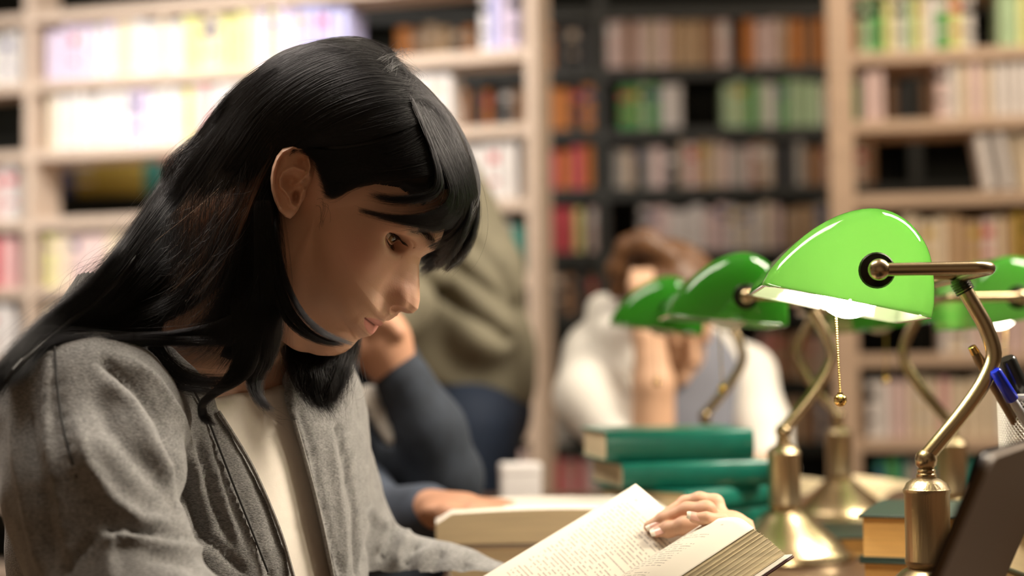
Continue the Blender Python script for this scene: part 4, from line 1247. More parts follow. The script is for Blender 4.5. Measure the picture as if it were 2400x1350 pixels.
def sheet(guides, n, lift=(.001, .004), jit=3.0, tipj=8.0, clump=.5, nclump=14, rad=.00007, back=False, mirror=0.0, trim=(.86, 1.0), start=(0, .06), rag=0.0, seed=1, bth=.004, boff=.004):
    r_ = np.random.default_rng(seed)
    G = []
    for g in guides:
        a = np.array([[p[0], p[1], (p[2] if len(p) > 2 else 0.0), (1.0 if len(p) > 2 else 0.0)] for p in g], float)
        # unknown depths take the value of the nearest known neighbour so that blends stay sane
        if (a[:, 3] > 0).any():
            kn = np.where(a[:, 3] > 0)[0]
            for i in range(len(a)):
                if a[i, 3] == 0: a[i, 2] = a[kn[np.argmin(np.abs(kn-i))], 2]
        else: a[:, 2] = 1.3
        G.append(catmull(a, 60))
    G = np.array(G); ng = len(G)
    cc = np.sort(r_.uniform(0, ng-1, nclump))
    v = r_.uniform(0, ng-1, n)
    near = cc[np.argmin(np.abs(v[:, None]-cc[None]), axis=1)]
    t = np.linspace(0, 1, SEG)[None]*(r_.uniform(*trim, n)[:, None]-r_.uniform(*start, n)[:, None])+r_.uniform(*start, n)[:, None]
    t = np.clip(t, 0, 1)
    vv = v[:, None]+(near-v)[:, None]*clump*t**1.2
    vv = np.clip(vv, 0, ng-1-1e-6)
    i = vv.astype(int); fr = vv-i; j = np.minimum(i+1, ng-1)
    ti = t*58.999; k = ti.astype(int); fk = ti-k
    def at(ii): return G[ii, k]*(1-fk)[..., None]+G[ii, k+1]*fk[..., None]
    Q = at(i)*(1-fr)[..., None]+at(j)*fr[..., None]
    ph = r_.uniform(0, 6.28, (n, 4)); am = r_.normal(size=(n, 4))
    tt = np.linspace(0, 1, SEG)[None]
    wob = am[:, :1]*np.sin(2.2*tt+ph[:, :1])+.5*am[:, 1:2]*np.sin(5*tt+ph[:, 1:2])
    wob2 = am[:, 2:3]*np.sin(2.4*tt+ph[:, 2:3])+.5*am[:, 3:4]*np.sin(4.6*tt+ph[:, 3:4])
    amp = jit+(tipj-jit)*tt**2
    Q[..., 0] += wob*amp*.8; Q[..., 1] += wob2*amp*.8
    if rag:
        fly = (r_.random(n) < rag)[:, None]
        Q[..., 0] += fly*wob2*tt*14; Q[..., 1] += fly*wob*tt*14
    L_ = r_.uniform(*lift, n)[:, None]*np.ones_like(tt)
    A_ = auto_pos(Q[..., 0], Q[..., 1], L_)
    E_ = WA(np.stack([Q[..., 0], Q[..., 1], Q[..., 2]-L_+.003*wob*tt], -1))
    w = np.clip(Q[..., 3], 0, 1)[..., None]
    # depth-space blend keeps the picture position
    da = proj(A_)[2]; de_ = proj(E_)[2]
    dd_ = da*(1-w[..., 0])+de_*w[..., 0]
    P = WA(np.stack([Q[..., 0], Q[..., 1], dd_], -1))
    R_ = rad*(1-.75*tt**3)*r_.uniform(.5, 1.6, n)[:, None]
    ST.add(P, R_)
    if mirror:
        m = int(n*mirror); Lc = toH(P[:m]); Lc[..., 2] *= -1; ST.add(toW(Lc), R_[:m])
    if back:
        gs = 26
        Q = catmull(G[:, :, :].transpose(0, 2, 1).reshape(ng, -1), max(6, ng*3)).reshape(-1, 4, 60).transpose(0, 2, 1)[:, np.linspace(1, 56, gs).astype(int)] if ng > 1 else None
        A_ = auto_pos(Q[..., 0], Q[..., 1], np.zeros(Q.shape[:2]))
        w = np.clip(Q[..., 3], 0, 1)
        dd_ = proj(A_)[2]*(1-w)+Q[..., 2]*w+boff
        # gather towards the middle at the tip
        tq = np.linspace(0, 1, gs)[None, :, None]; mid_ = Q.mean(0, keepdims=True)
        Q[..., :2] = Q[..., :2]+(mid_-Q)[..., :2]*(.10+.80*tq**3)
        V = WA(np.stack([Q[..., 0], Q[..., 1], dd_], -1))
        m_, n_ = V.shape[:2]; ii_ = np.arange(m_*n_).reshape(m_, n_)
        F = np.stack([ii_[:-1, :-1], ii_[1:, :-1], ii_[1:, 1:], ii_[:-1, 1:]], -1).reshape(-1, 4)
        o = wmesh('hair_lock', V.reshape(-1, 3), F, M_hairbase)
        sd = o.modifiers.new('solid', 'SOLIDIFY'); sd.thickness = bth; sd.offset = 0
# crown, combed back and down towards the shoulder
sheet([[(925, 125), (850, 96), (766, 98), (682, 124), (600, 172), (528, 238), (462, 325, 1.360), (385, 430, 1.360), (300, 560, 1.229), (210, 670, 1.202), (110, 755, 1.179), (0, 870, 1.135), (-40, 960, 1.135)],
       [(925, 140), (850, 108), (770, 116), (690, 145), (610, 195), (540, 265), (470, 360, 1.310), (390, 475, 1.310), (300, 590, 1.229), (210, 690, 1.202), (110, 765, 1.179), (0, 880, 1.135), (-40, 960, 1.135)],
       [(950, 165), (860, 138), (770, 158), (690, 200), (615, 260), (550, 345), (490, 445, 1.290), (420, 545, 1.290), (340, 640, 1.241), (240, 715, 1.211), (130, 780, 1.187), (20, 870, 1.143), (-40, 960, 1.135)],
       [(975, 200), (880, 190), (790, 215), (715, 258), (645, 320), (590, 405), (545, 500, 1.285), (480, 600, 1.270), (390, 690, 1.260), (280, 750, 1.223), (170, 795, 1.203), (60, 850, 1.159), (0, 920, 1.135)],
       [(995, 235), (910, 240), (830, 262), (750, 300), (680, 350), (625, 425), (590, 520, 1.268), (545, 620, 1.260), (470, 700, 1.250), (370, 755, 1.240), (260, 785, 1.217), (150, 815, 1.195), (60, 850, 1.159)],
       ], 8200, back=True, mirror=.35, jit=6, tipj=15, clump=.65, nclump=34, rag=.10, seed=2, lift=(.000, .005))
# behind the ear, hanging
sheet([[(985, 225), (880, 240), (780, 275), (700, 318), (645, 362), (612, 440), (580, 540, 1.268), (545, 640, 1.258), (500, 730, 1.250), (430, 790, 1.250), (350, 800, 1.245)],
       [(1000, 245), (900, 270), (800, 300), (715, 325), (655, 355), (622, 420), (605, 520, 1.256), (585, 630, 1.256), (560, 730, 1.245), (525, 810, 1.250), (490, 850, 1.250)],
       [(1010, 260), (915, 290), (820, 315), (725, 330), (660, 352), (628, 410), (628, 520, 1.256), (620, 640, 1.254), (600, 740, 1.240), (585, 830, 1.245), (560, 890, 1.250)],
       [(1020, 270), (925, 305), (830, 330), (730, 334), (662, 350), (630, 400), (645, 520, 1.256), (655, 640, 1.255), (645, 740, 1.240), (640, 820, 1.245), (620, 880, 1.250)]], 5200, back=True, jit=5, tipj=20, clump=.7, nclump=22, mirror=.3, rag=.10, seed=3)
# lock in front of the neck curving over the jaw
sheet([[(640, 450), (650, 540, 1.250), (668, 630, 1.245), (695, 700, 1.240), (730, 750, 1.240), (775, 785, 1.245), (830, 806, 1.260)],
       [(634, 470), (640, 560, 1.250), (652, 650, 1.245), (680, 725, 1.240), (718, 772, 1.240), (760, 798, 1.245), (806, 808, 1.255)],
       [(630, 480), (632, 580, 1.250), (640, 670, 1.245), (662, 740, 1.240), (700, 780, 1.240), (740, 798, 1.245), (780, 806, 1.250)]], 1500, back=False, jit=2, tipj=5, clump=.75, nclump=5, seed=4, lift=(.0, .004))
sheet([[(630, 470, 1.250), (640, 560, 1.250), (650, 640, 1.245), (660, 720, 1.245), (655, 790, 1.250), (630, 860, 1.255)],
       [(600, 470, 1.250), (600, 580, 1.250), (598, 680, 1.245), (600, 760, 1.245), (600, 840, 1.250), (580, 890, 1.250)]], 1200, back=True, jit=4, tipj=9, clump=.5, seed=5)
# curl ending over the lapel
sheet([[(600, 700, 1.240), (610, 790, 1.240), (600, 860, 1.240), (560, 900, 1.235), (510, 925, 1.235), (476, 955, 1.235), (476, 985, 1.235), (512, 998, 1.235)],
       [(570, 700, 1.240), (575, 790, 1.240), (565, 850, 1.240), (535, 885, 1.235), (500, 915, 1.235), (470, 945, 1.235), (472, 975, 1.235), (500, 990, 1.235)],
       [(540, 700, 1.240), (545, 790, 1.240), (545, 845, 1.240), (530, 880, 1.235), (510, 910, 1.235), (484, 940, 1.235), (482, 965, 1.235), (496, 978, 1.235)]], 1500, back=True, jit=2.5, tipj=4, clump=.6, seed=6, bth=.003)
sheet([[(640, 700, 1.245), (640, 780, 1.245), (620, 850, 1.245), (600, 900, 1.245), (625, 945, 1.245), (650, 965, 1.245)],
       [(610, 720, 1.245), (612, 800, 1.245), (596, 860, 1.245), (580, 890, 1.245), (595, 930, 1.245), (625, 958, 1.245)],
       [(655, 720, 1.250), (660, 790, 1.250), (640, 850, 1.250), (620, 880, 1.250), (612, 920, 1.245), (622, 945, 1.245)]], 900, back=False, jit=4, tipj=9, clump=.6, nclump=6, seed=7)
# strands swinging across the neck to the shoulder
sheet([[(470, 640, 1.250), (420, 700, 1.245), (385, 760, 1.240), (400, 820, 1.235), (450, 860, 1.235), (520, 868, 1.235), (560, 840, 1.240)],
       [(450, 660, 1.250), (395, 720, 1.245), (350, 780, 1.235), (365, 840, 1.230), (420, 890, 1.230), (500, 905, 1.230), (560, 905, 1.235)],
       [(430, 680, 1.250), (360, 740, 1.245), (310, 800, 1.230), (340, 860, 1.225), (400, 905, 1.225), (470, 918, 1.225), (540, 915, 1.230)]], 700, back=False, jit=6, tipj=12, clump=.85, nclump=7, seed=8)
sheet([[(600, 690, 1.245), (540, 745, 1.240), (450, 775, 1.235), (330, 790, 1.215), (200, 790, 1.190), (90, 800, 1.171), (20, 850, 1.143)],
       [(580, 730, 1.240), (520, 770, 1.240), (430, 792, 1.235), (310, 800, 1.215), (190, 802, 1.190), (80, 815, 1.167), (0, 870, 1.135)],
       [(600, 760, 1.240), (560, 800, 1.240), (500, 805, 1.235), (420, 800, 1.230), (300, 795, 1.200), (180, 795, 1.185), (60, 830, 1.159)]], 1700, back=False, jit=5, tipj=10, clump=.7, nclump=12, rag=.08, seed=9)
# temple: drawn from the parting back to the ear
sheet([[(1010, 255), (960, 300), (900, 330), (830, 345), (770, 350), (720, 345), (680, 345)],
       [(1040, 300), (990, 345), (920, 375), (850, 390), (790, 395), (752, 385), (735, 365)],
       [(1060, 340), (1010, 380), (940, 398), (870, 405), (810, 418), (768, 422), (742, 400)],
       [(1070, 375), (1020, 405), (950, 418), (880, 425), (825, 440), (785, 464), (757, 462)]], 3200, jit=3, tipj=6, clump=.4, nclump=20, mirror=.5, seed=10, lift=(-.002, .003))
# fringe
sheet([[(930, 150), (985, 195), (1035, 255), (1075, 325), (1105, 400), (1118, 470), (1112, 540), (1085, 600), (1050, 636)],
       [(935, 165), (985, 215), (1030, 280), (1070, 350), (1098, 420), (1108, 480), (1098, 540), (1070, 590), (1035, 630)],
       [(940, 180), (985, 235), (1025, 305), (1062, 375), (1085, 440), (1085, 490), (1060, 520), (1020, 535), (980, 530)],
       [(945, 190), (985, 250), (1020, 325), (1052, 395), (1070, 450), (1060, 490), (1015, 515), (950, 522), (900, 512)],
       [(950, 200), (985, 265), (1015, 335), (1045, 405), (1055, 455), (1030, 490), (970, 508), (900, 505), (830, 488)]], 5200, jit=3, tipj=6, clump=.75, nclump=16, mirror=.3, rag=.05, seed=11, lift=(-.001, .004), back=False, start=(0, .22), trim=(.78, 1.0))
sheet([[(960, 220), (990, 290), (1015, 360), (1025, 420), (1005, 450), (960, 462), (905, 462), (860, 452)],
       [(965, 230), (995, 300), (1022, 370), (1035, 430), (1015, 462), (965, 472), (910, 470), (868, 458)]], 700, jit=3, tipj=8, clump=.7, nclump=5, seed=12, lift=(.001, .005), trim=(.75, 1.0))
# far side of the fringe, hanging beyond the brow
sheet([[(1000, 250, 1.385), (1072, 325, 1.385), (1112, 420, 1.37), (1120, 510, 1.37), (1100, 580, 1.37), (1062, 632, 1.37)],
       [(1000, 270, 1.385), (1060, 355, 1.385), (1095, 440, 1.38), (1098, 520, 1.38), (1075, 580, 1.38), (1030, 625, 1.38)],
       [(1000, 290, 1.39), (1050, 380, 1.39), (1075, 460, 1.39), (1075, 530, 1.39), (1045, 590, 1.39), (985, 648, 1.39)],
       [(1000, 310, 1.39), (1040, 400, 1.39), (1055, 480, 1.395), (1050, 540, 1.395), (1025, 585, 1.395), (982, 625, 1.395)],
       [(1000, 330, 1.39), (1025, 410, 1.39), (1036, 490, 1.395), (1028, 540, 1.395), (1006, 578, 1.395), (976, 606, 1.395)]], 3600, trim=(.92, 1.0), jit=3, tipj=8, clump=.7, nclump=14, seed=13, back=True, bth=.003, boff=.006)
# far side hair seen under the chin
sheet([[(620, 640, 1.400), (640, 760, 1.364), (655, 850, 1.325), (690, 920, 1.320), (730, 965, 1.324)],
       [(680, 640, 1.410), (690, 780, 1.362), (705, 860, 1.326), (730, 920, 1.324), (760, 965, 1.327)],
       [(740, 700, 1.430), (745, 800, 1.365), (750, 880, 1.326), (760, 930, 1.327), (780, 960, 1.329)],
       [(800, 700, 1.440), (815, 790, 1.379), (800, 850, 1.342), (785, 910, 1.330), (775, 965, 1.329)],
       [(850, 720, 1.437), (840, 790, 1.385), (825, 850, 1.345), (800, 900, 1.331), (780, 940, 1.329)]], 3800, jit=7, tipj=26, clump=.8, nclump=10, rag=.12, seed=14, back=False, trim=(.66, 1.0))
sheet([[(640, 660, 1.400), (650, 770, 1.365), (668, 850, 1.327), (700, 920, 1.321), (735, 960, 1.325)],
       [(700, 680, 1.420), (715, 790, 1.364), (725, 860, 1.328), (745, 920, 1.326), (765, 960, 1.328)],
       [(745, 700, 1.430), (752, 800, 1.365), (757, 870, 1.327), (765, 920, 1.328), (775, 955, 1.329)]], 800, jit=5, tipj=9, seed=15, back=True)
sheet([[(800, 700, 1.450), (835, 780, 1.391), (820, 840, 1.350), (795, 900, 1.331), (780, 945, 1.329)],
       [(780, 700, 1.450), (815, 790, 1.383), (800, 850, 1.343), (785, 900, 1.330), (772, 940, 1.329)]], 500, jit=4, tipj=7, seed=16, back=True, bth=.003)
# fine hairs crossing the hanging mass
sheet([[(640, 380), (600, 480, 1.262), (560, 590, 1.250), (520, 690, 1.240), (500, 800, 1.235)],
       [(560, 400, 1.270), (540, 500, 1.262), (520, 600, 1.250), (500, 700, 1.240), (470, 790, 1.230)],
       [(470, 420, 1.280), (455, 520, 1.272), (450, 610, 1.260), (440, 700, 1.250), (420, 770, 1.240)],
       [(400, 500, 1.280), (385, 580, 1.275), (370, 650, 1.265), (350, 710, 1.255), (300, 770, 1.229)]], 900, jit=14, tipj=34, clump=.55, nclump=24, rag=.3, seed=21, trim=(.5, 1.0), start=(0, .3), lift=(.002, .010))
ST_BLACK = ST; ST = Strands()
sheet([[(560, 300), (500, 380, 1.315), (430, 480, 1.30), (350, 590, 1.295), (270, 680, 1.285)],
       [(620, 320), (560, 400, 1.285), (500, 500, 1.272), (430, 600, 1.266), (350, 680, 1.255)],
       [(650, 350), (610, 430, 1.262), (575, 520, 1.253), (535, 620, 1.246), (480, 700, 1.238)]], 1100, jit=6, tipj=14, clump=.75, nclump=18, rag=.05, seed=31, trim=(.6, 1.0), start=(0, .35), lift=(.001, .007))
ST_BACKLIT = ST; ST = ST_BLACK
# loose single hairs over the outline and the whorl at the parting
r9 = np.random.default_rng(5)
for (g, n, j) in (([(890, 150), (925, 125), (940, 118), (950, 150)], 30, 12), ([(900, 165), (940, 150), (965, 175), (960, 200)], 60, 14), ([(1000, 230), (1030, 250), (1055, 290), (1075, 330)], 120, 10),
                  ([(660, 150), (600, 185), (540, 235), (480, 300)], 60, 12), ([(500, 330), (430, 420), (360, 500), (300, 560)], 90, 22), ([(380, 500), (300, 580), (230, 650), (170, 720)], 90, 22),
                  ([(760, 470), (770, 490), (760, 515), (735, 530)], 14, 16), ([(820, 110), (760, 105), (700, 118), (640, 140)], 40, 10), ([(600, 890), (620, 950), (640, 990), (690, 1010)], 14, 22)):
    sheet([g, [(x+r9.normal()*j, y+r9.normal()*j) for x, y in g]], n, jit=j*.5, tipj=j*1.6, clump=0, seed=int(r9.integers(999)), lift=(.001, .008), rad=.00005)
ST.build('hair_strands', woman, M_hair, SEG)
M_hair2 = M_hair.copy(); M_hair2.name = 'painted_backlight_hair_strands'
[n for n in M_hair2.node_tree.nodes if n.type == 'BSDF_HAIR_PRINCIPLED'][0].inputs['Color'].default_value = (.09, .032, .014, 1)  # reddish brown colour stands in for backlight through the black hair
o = ST_BACKLIT.build('hair_strands', woman, M_hair2, SEG); o['label'] = 'black hair strands coloured reddish brown as if backlit'
# ================================================================== things on the table
M_teal = mat('teal_book_cloth', (0.004, 0.155, 0.11), 0.32, noise=0.08, nscale=40, coat=.25)
M_dkgreen = mat('dark_green_cover', (0.02, 0.045, 0.035), 0.35, noise=0.1, nscale=30)
M_amber = mat('amber_page_edges', (0.66, 0.38, 0.12), 0.75, noise=0.14, nscale=220, stretch=(.04, .04, 1))
M_cream = mat('cream_page_block', (0.80, 0.66, 0.42), 0.75, noise=0.08, nscale=160, stretch=(.05, .05, 1))
M_whitepg = mat('white_page', (0.74, 0.68, 0.60), 0.8)
def flat_book(L_, Wd, T, cover, pages, label, loc, rz, group=None, spine_front=True, overhang=.003):
    """lying book: x along the spine 0..L, y from spine/fore-edge (front) to back, z thickness"""
    e = empty('book', loc, rz); tag(e, label, 'book', group)
    t = .0028
    b = MB()
    b.box((0, 0, 0), (L_, Wd, t)); b.build('back_cover', cover, e, smooth=False, bevel=.0008)
    b = MB(); b.box((0, 0, T-t), (L_, Wd, T)); b.build('front_cover', cover, e, smooth=False, bevel=.0008)
    ys = 0 if spine_front else Wd
    sg = 1 if spine_front else -1
    b = MB(); n = 9; V = []; F = []
    for x in (0, L_):
        for k in range(n):
            a = math.pi*(k/(n-1))
            V.append((x, ys-sg*(.006*math.sin(a)-.0005), T/2-math.cos(a)*(T/2-.0002)))
        for k in range(n):
            a = math.pi*(k/(n-1))
            V.append((x, ys-sg*(.006*math.sin(a)-.003), T/2-math.cos(a)*(T/2-.0025)))
    for k in range(n-1):
        F += [(k, k+1, 2*n+k+1, 2*n+k), (n+k, 3*n+k, 3*n+k+1, n+k+1), (k, n+k, n+k+1, k+1), (2*n+k, 2*n+k+1, 3*n+k+1, 3*n+k)]
    b.add(V, F); b.build('spine', cover, e)
    b = MB(); o_ = overhang
    y0, y1 = (.002, Wd-o_) if spine_front else (o_, Wd-.002)
    # page block with a gently hollow fore edge
    m = 7; V = []; F = []
    for x in (o_, L_-o_):
        for k in range(m):
            z = t+(T-2*t)*k/(m-1); hol = .0025*math.sin(math.pi*k/(m-1))
            V.append((x, (y0+hol) if not spine_front else y0, z))
        for k in range(m):
            z = t+(T-2*t)*k/(m-1); hol = .0025*math.sin(math.pi*k/(m-1))
            V.append((x, (y1-hol) if spine_front else y1, z))
    for k in range(m-1):
        F += [(k, 2*m+k, 2*m+k+1, k+1), (m+k, m+k+1, 3*m+k+1, 3*m+k), (k, k+1, m+k+1, m+k), (2*m+k, 3*m+k, 3*m+k+1, 2*m+k+1)]
    F += [(m-1, 3*m-1, 4*m-1, 2*m-1), (0, m, 3*m, 2*m)]
    b.add(V, F); b.build('page_block', pages, e, smooth=False)
    return e
# teal stack
z = TZ+.0005
lab = ['teal book at the foot of the teal stack', 'teal book second from the bottom of the teal stack', 'teal book in the middle of the stack, turned to show ochre page edges',
       'teal book second from the top, with a glossy spine', 'teal book on top of the stack, widest cream page end']
spec = [(.028, 1610, 1.90, 40, .19, .13), (.026, 1600, 1.88, 42, .20, .13), (.0255, 1603, 1.87, 44, .19, .135), (.031, 1457, 1.90, 13, .185, .135), (.037, 1420, 1.915, 10, .183, .135)]
for (T, px_, d_, an, L_, Wd), lb in zip(spec, lab):
    p = W(px_, 1100, d_)
    flat_book(L_, Wd, T, M_teal, M_cream, lb, (p[0], p[1], z), math.radians(an), 'teal books stacked on the table'); z += T+.0004
# dark green books under the pen cup
p = W(2012, 1200, 1.53); z = TZ+.0005
for k, (T, dx, an) in enumerate(((.0415, .0, 0), (.0425, .0, 1.5))):
    flat_book(.25, .17, T, M_dkgreen, M_amber, ['lower of the two dark green books with amber page edges', 'upper dark green book with amber page edges, left of the brass column'][k],
              (p[0]+dx, p[1]+.004*k, z), math.radians(an-22), 'dark green books beside the lamp foot', spine_front=False, overhang=.004); z += T+.0004
ZB = z
p = W(1925, 1240, 1.86)
flat_book(.12, .16, .026, M_dkgreen, M_amber, 'small book with orange page edges behind the dark green pair', (p[0], p[1], TZ+.0005), math.radians(4), None, spine_front=False)
# a loose open paperback leaning behind the lamp feet
p = W(2040, 1130, 2.45)
e = empty('book', (p[0], p[1], TZ+.0005), math.radians(20)); tag(e, 'open pale book lying far back between the brass lamp feet', 'book')
for s_ in (-1, 1):
    b = MB(); V = []; n = 9
    for j in (0, .15):
        for k in range(n):
            x = s_*.10*k/(n-1); zz = .030*math.sin(math.pi*(k/(n-1))**.7)+.004+.022*(k/(n-1))
            V.append((x, j, zz)); V.append((x, j, max(0, zz-.02*(1-k/(n-1))-.003)))
    F = []
    for k in range(n-1):
        a = 2*k
        F += [(a, a+2, 2*n+a+2, 2*n+a), (a+1, 2*n+a+1, 2*n+a+3, a+3), (a, a+1, a+3, a+2), (2*n+a, 2*n+a+2, 2*n+a+3, 2*n+a+1)]
    F += [(2*n-2, 2*n-1, 4*n-1, 4*n-2)]
    b.add(V, F); b.build('page_block', M_cream, e)
b = MB(); b.box((-.105, -.004, 0), (.105, .154, .0015)); b.build('cover', M_dkgreen, e, smooth=False)
# thick open book under the hand of the man in navy
p = W(1022, 1230, 1.70)
b1 = flat_book(.235, .17, .040, M_cov, M_cream, 'closed light book beneath the thick open book', (p[0]+.012, p[1]+.005, TZ+.0005), math.radians(2), None, spine_front=False)
e = empty('book', (p[0], p[1], TZ+.041), math.radians(3)); tag(e, 'thick open book with cream edges under the hand of the man in navy', 'book')
b = MB(); m = 16; V = []; F = []
for y in (0, .17):
    for k in range(m):
        x = .25*k/(m-1); V.append((x, y, .001)); V.append((x, y, .032+.004*math.sin(math.pi*k/(m-1))-(.010 if k == 0 else 0)))
for k in range(m-1):
    a = 2*k; F += [(a, a+2, a+3, a+1), (a+1, a+3, 2*m+a+3, 2*m+a+1), (2*m+a, 2*m+a+1, 2*m+a+3, 2*m+a+2), (a, 2*m+a, 2*m+a+2, a+2)]
F += [(0, 1, 2*m+1, 2*m), (2*m-2, 4*m-2, 4*m-1, 2*m-1)]
b.add(V, F); b.build('page_block', M_cream, e)
b = MB(); V = [(.25*k/(m-1), y, .0325+.004*math.sin(math.pi*k/(m-1))-(.010 if k == 0 else 0)) for y in (.002, .168) for k in range(m)]
b.add(V, [(k, k+1, m+k+1, m+k) for k in range(m-1)]); b.build('page', M_whitepg, e)

p = W(1177, 1170, 2.66)
e = empty('box', (p[0], p[1], TZ+.0005), math.radians(5)); tag(e, 'small white box on the table beyond the hand of the man in navy', 'box')
M_card = mat('white_card', (0.86, 0.82, 0.80), 0.7)
b = MB(); b.box((0, 0, 0), (.066, .05, .048)); b.build('body', M_card, e, smooth=False, bevel=.003)
b = MB(); b.box((-.001, -.001, .044), (.067, .051, .062)); b.build('lid', M_card, e, smooth=False, bevel=.004)
# pen cup of silver wire mesh, on the dark green books
M_wire = mat('silver_wire', (0.72, 0.70, 0.66), 0.35, metal=.3)
pc = W(2470, 1000, 1.38)
z = TZ+.0005
for k, T in enumerate((.0455, .0450)):
    flat_book(.20, .14, T, M_dkgreen, M_cream, ['lower dark book of the pair under the pen cup, behind the laptop', 'upper dark book directly under the wire pen cup'][k],
              (.434, 1.335+.003*k, z), math.radians(2*k), None); z += T+.0004
ZB = z
cup = empty('pen_cup', (pc[0], pc[1], ZB+.0005)); tag(cup, 'silver wire mesh pen cup standing behind the laptop', 'pen cup')
R_, H_ = .0445, .108; nu, nvv = 72, 48
V = []; F = []
for j in range(nvv+1):
    for i in range(nu):
        a = 2*math.pi*(i+.5*(j % 2))/nu; V.append((R_*math.cos(a)*(1+.03*j/nvv), R_*math.sin(a)*(1+.03*j/nvv), .004+(H_-.006)*j/nvv))
for j in range(0, nvv-1):
    for i in range(nu):
        if j % 2 == 0: F.append((j*nu+i, (j+1)*nu+i, (j+2)*nu+i, (j+1)*nu+(i-1) % nu))
        else: F.append((j*nu+i, (j+1)*nu+(i+1) % nu, (j+2)*nu+i, (j+1)*nu+i))
b = MB(); b.add(V, F); o = b.build('mesh_wall', M_wire, cup); o['kind'] = 'stuff'
w = o.modifiers.new('wire', 'WIREFRAME'); w.thickness = .0013; w.use_even_offset = False
b = MB(); b.tube([(R_*1.035*math.cos(a), R_*1.035*math.sin(a), H_) for a in np.linspace(0, 2*math.pi, 49)], .0027, 10, cap=False); b.build('rim', M_wire, cup)
b = MB(); b.lathe([(.001, 0), (R_, 0), (R_+.001, .002), (R_, .004), (.001, .004)], n=40); b.build('base', M_wire, cup)
def stick(name, label, cat, a, b_, segs, mats):
    """thing lying in the cup from foot a to head b; segs: (t0,t1,r0,r1,part,mat)"""
    e = empty(name, tuple(a)); tag(e, label, cat)
    d = b_-a
    for (t0, t1, r0, r1, pn_, mm) in segs:
        m = MB(); m.tube([d*t0, d*(t0+(t1-t0)*.04), d*(t1-(t1-t0)*.04), d*t1], [r0*.85, r0, r1, r1*.85], 12); m.build(pn_, mm, e)
    return e
foot = np.array([pc[0], pc[1], ZB+.006])
M_bronze = mat('bronze_barrel', (0.16, 0.10, 0.05), .3, metal=.6); M_blackp = mat('black_plastic', (.012, .014, .012), .25, coat=.3)
M_blue = mat('blue_plastic', (.01, .03, .55), .25, coat=.3); M_clear = mat('clear_plastic', (.55, .56, .6), .15)
stick('pen', 'bronze brown pen with an open end, leaning left out of the cup', 'pen', foot+np.array([.012, .0, 0]), W(2277, 812, 1.35), [(0, .96, .0042, .0046, 'barrel', M_bronze), (.96, 1, .0040, .0034, 'end_cap', M_gold)], None)
stick('pen', 'clear ballpoint pen with a blue cap in the mesh cup', 'pen', foot+np.array([.018, -.012, 0]), W(2332, 868, 1.335), [(0, .80, .0038, .0040, 'barrel', M_clear), (.80, 1, .0056, .0048, 'cap', M_blue)], None)
stick('marker', 'thick black marker pen with ribbed cap in the mesh cup', 'marker', foot+np.array([.020, .010, 0]), W(2358, 840, 1.36), [(0, .66, .0072, .0075, 'barrel', M_blackp), (.66, 1, .0085, .0080, 'cap', M_blackp)], None)
stick('ruler', 'white plastic ruler end leaning right in the mesh cup', 'ruler', foot+np.array([-.015, .0, 0]), W(2440, 890, 1.37), [(0, 1, .005, .005, 'blade', M_whitepg)], None)

# the laptop: lid with its back towards us
M_lid = mat('brown_laptop_lid', (0.085, 0.045, 0.012), 0.5, metal=.0, noise=.05, nscale=4)
M_lidedge = mat('dark_laptop_edge', (0.02, 0.014, 0.012), .35, metal=.4)
e1 = nrm([.457, .889, 0]); nb_ = np.array([.889, -.457, 0.0]); BL = np.array([.198, .936, TZ+.016])
lap = empty('laptop', (BL[0], BL[1], TZ)); tag(lap, 'brown laptop with its lid raised, cut by the lower right corner', 'laptop')
up_ = nrm(nb_*math.sin(math.radians(24))+np.array([0, 0, math.cos(math.radians(24))])); LW, LH = .28, .180
def rr(w_, h_, r_, n=7):
    P = []
    for cx_, cy_, a0 in ((w_-r_, h_-r_, 0), (r_, h_-r_, 90), (0.002, 0.002, 180), (w_-.002, .002, 270)):
        rad_ = r_ if cy_ > .01 else .002
        for k in range(n):
            a = math.radians(a0+90*k/(n-1)); P.append((cx_+rad_*math.cos(a), cy_+rad_*math.sin(a)))
    return P
def lid_part(name, pts, n0, n1, m_):
    b = MB(); k = len(pts); nn_ = np.cross(e1, up_); nn_ = nn_ if nn_ @ nb_ > 0 else -nn_
    V = [BL-np.array([BL[0], BL[1], TZ])+e1*x+up_*y+nn_*n0 for x, y in pts]+[BL-np.array([BL[0], BL[1], TZ])+e1*x+up_*y+nn_*n1 for x, y in pts]
    F = [tuple(range(k)), tuple(range(2*k-1, k-1, -1))]+[(i, (i+1) % k, k+(i+1) % k, k+i) for i in range(k)]
    b.add(V, F); b.build(name, m_, lap, bevel=.0008)
lid_part('lid', rr(LW, LH, .014), .0, .0045, M_lid)
lid_part('screen_bezel', rr(LW, LH, .014), -.003, .0, M_lidedge)
b = MB(); Mx = Matrix(((e1[0], -nb_[0], 0, 0), (e1[1], -nb_[1], 0, 0), (0, 0, 1, 0), (0, 0, 0, 1)))
b.box((0, .004, .001), (LW, .20, .015), M=Mx); b.build('keyboard_base', M_lidedge, lap, smooth=False, bevel=.003)
b = MB()
for r_i in range(5):
    for c_i in range(13): b.box((.014+c_i*.0195, .03+r_i*.0195, .015), (.014+c_i*.0195+.0165, .03+r_i*.0195+.0165, .0166), M=Mx)
o = b.build('keys', M_blackp, lap, smooth=False); o['kind'] = 'stuff'
b = MB(); b.tube([e1*.03+np.array([0, 0, .015]), e1*.25+np.array([0, 0, .015])], .004, 10); b.build('hinge', M_lidedge, lap)
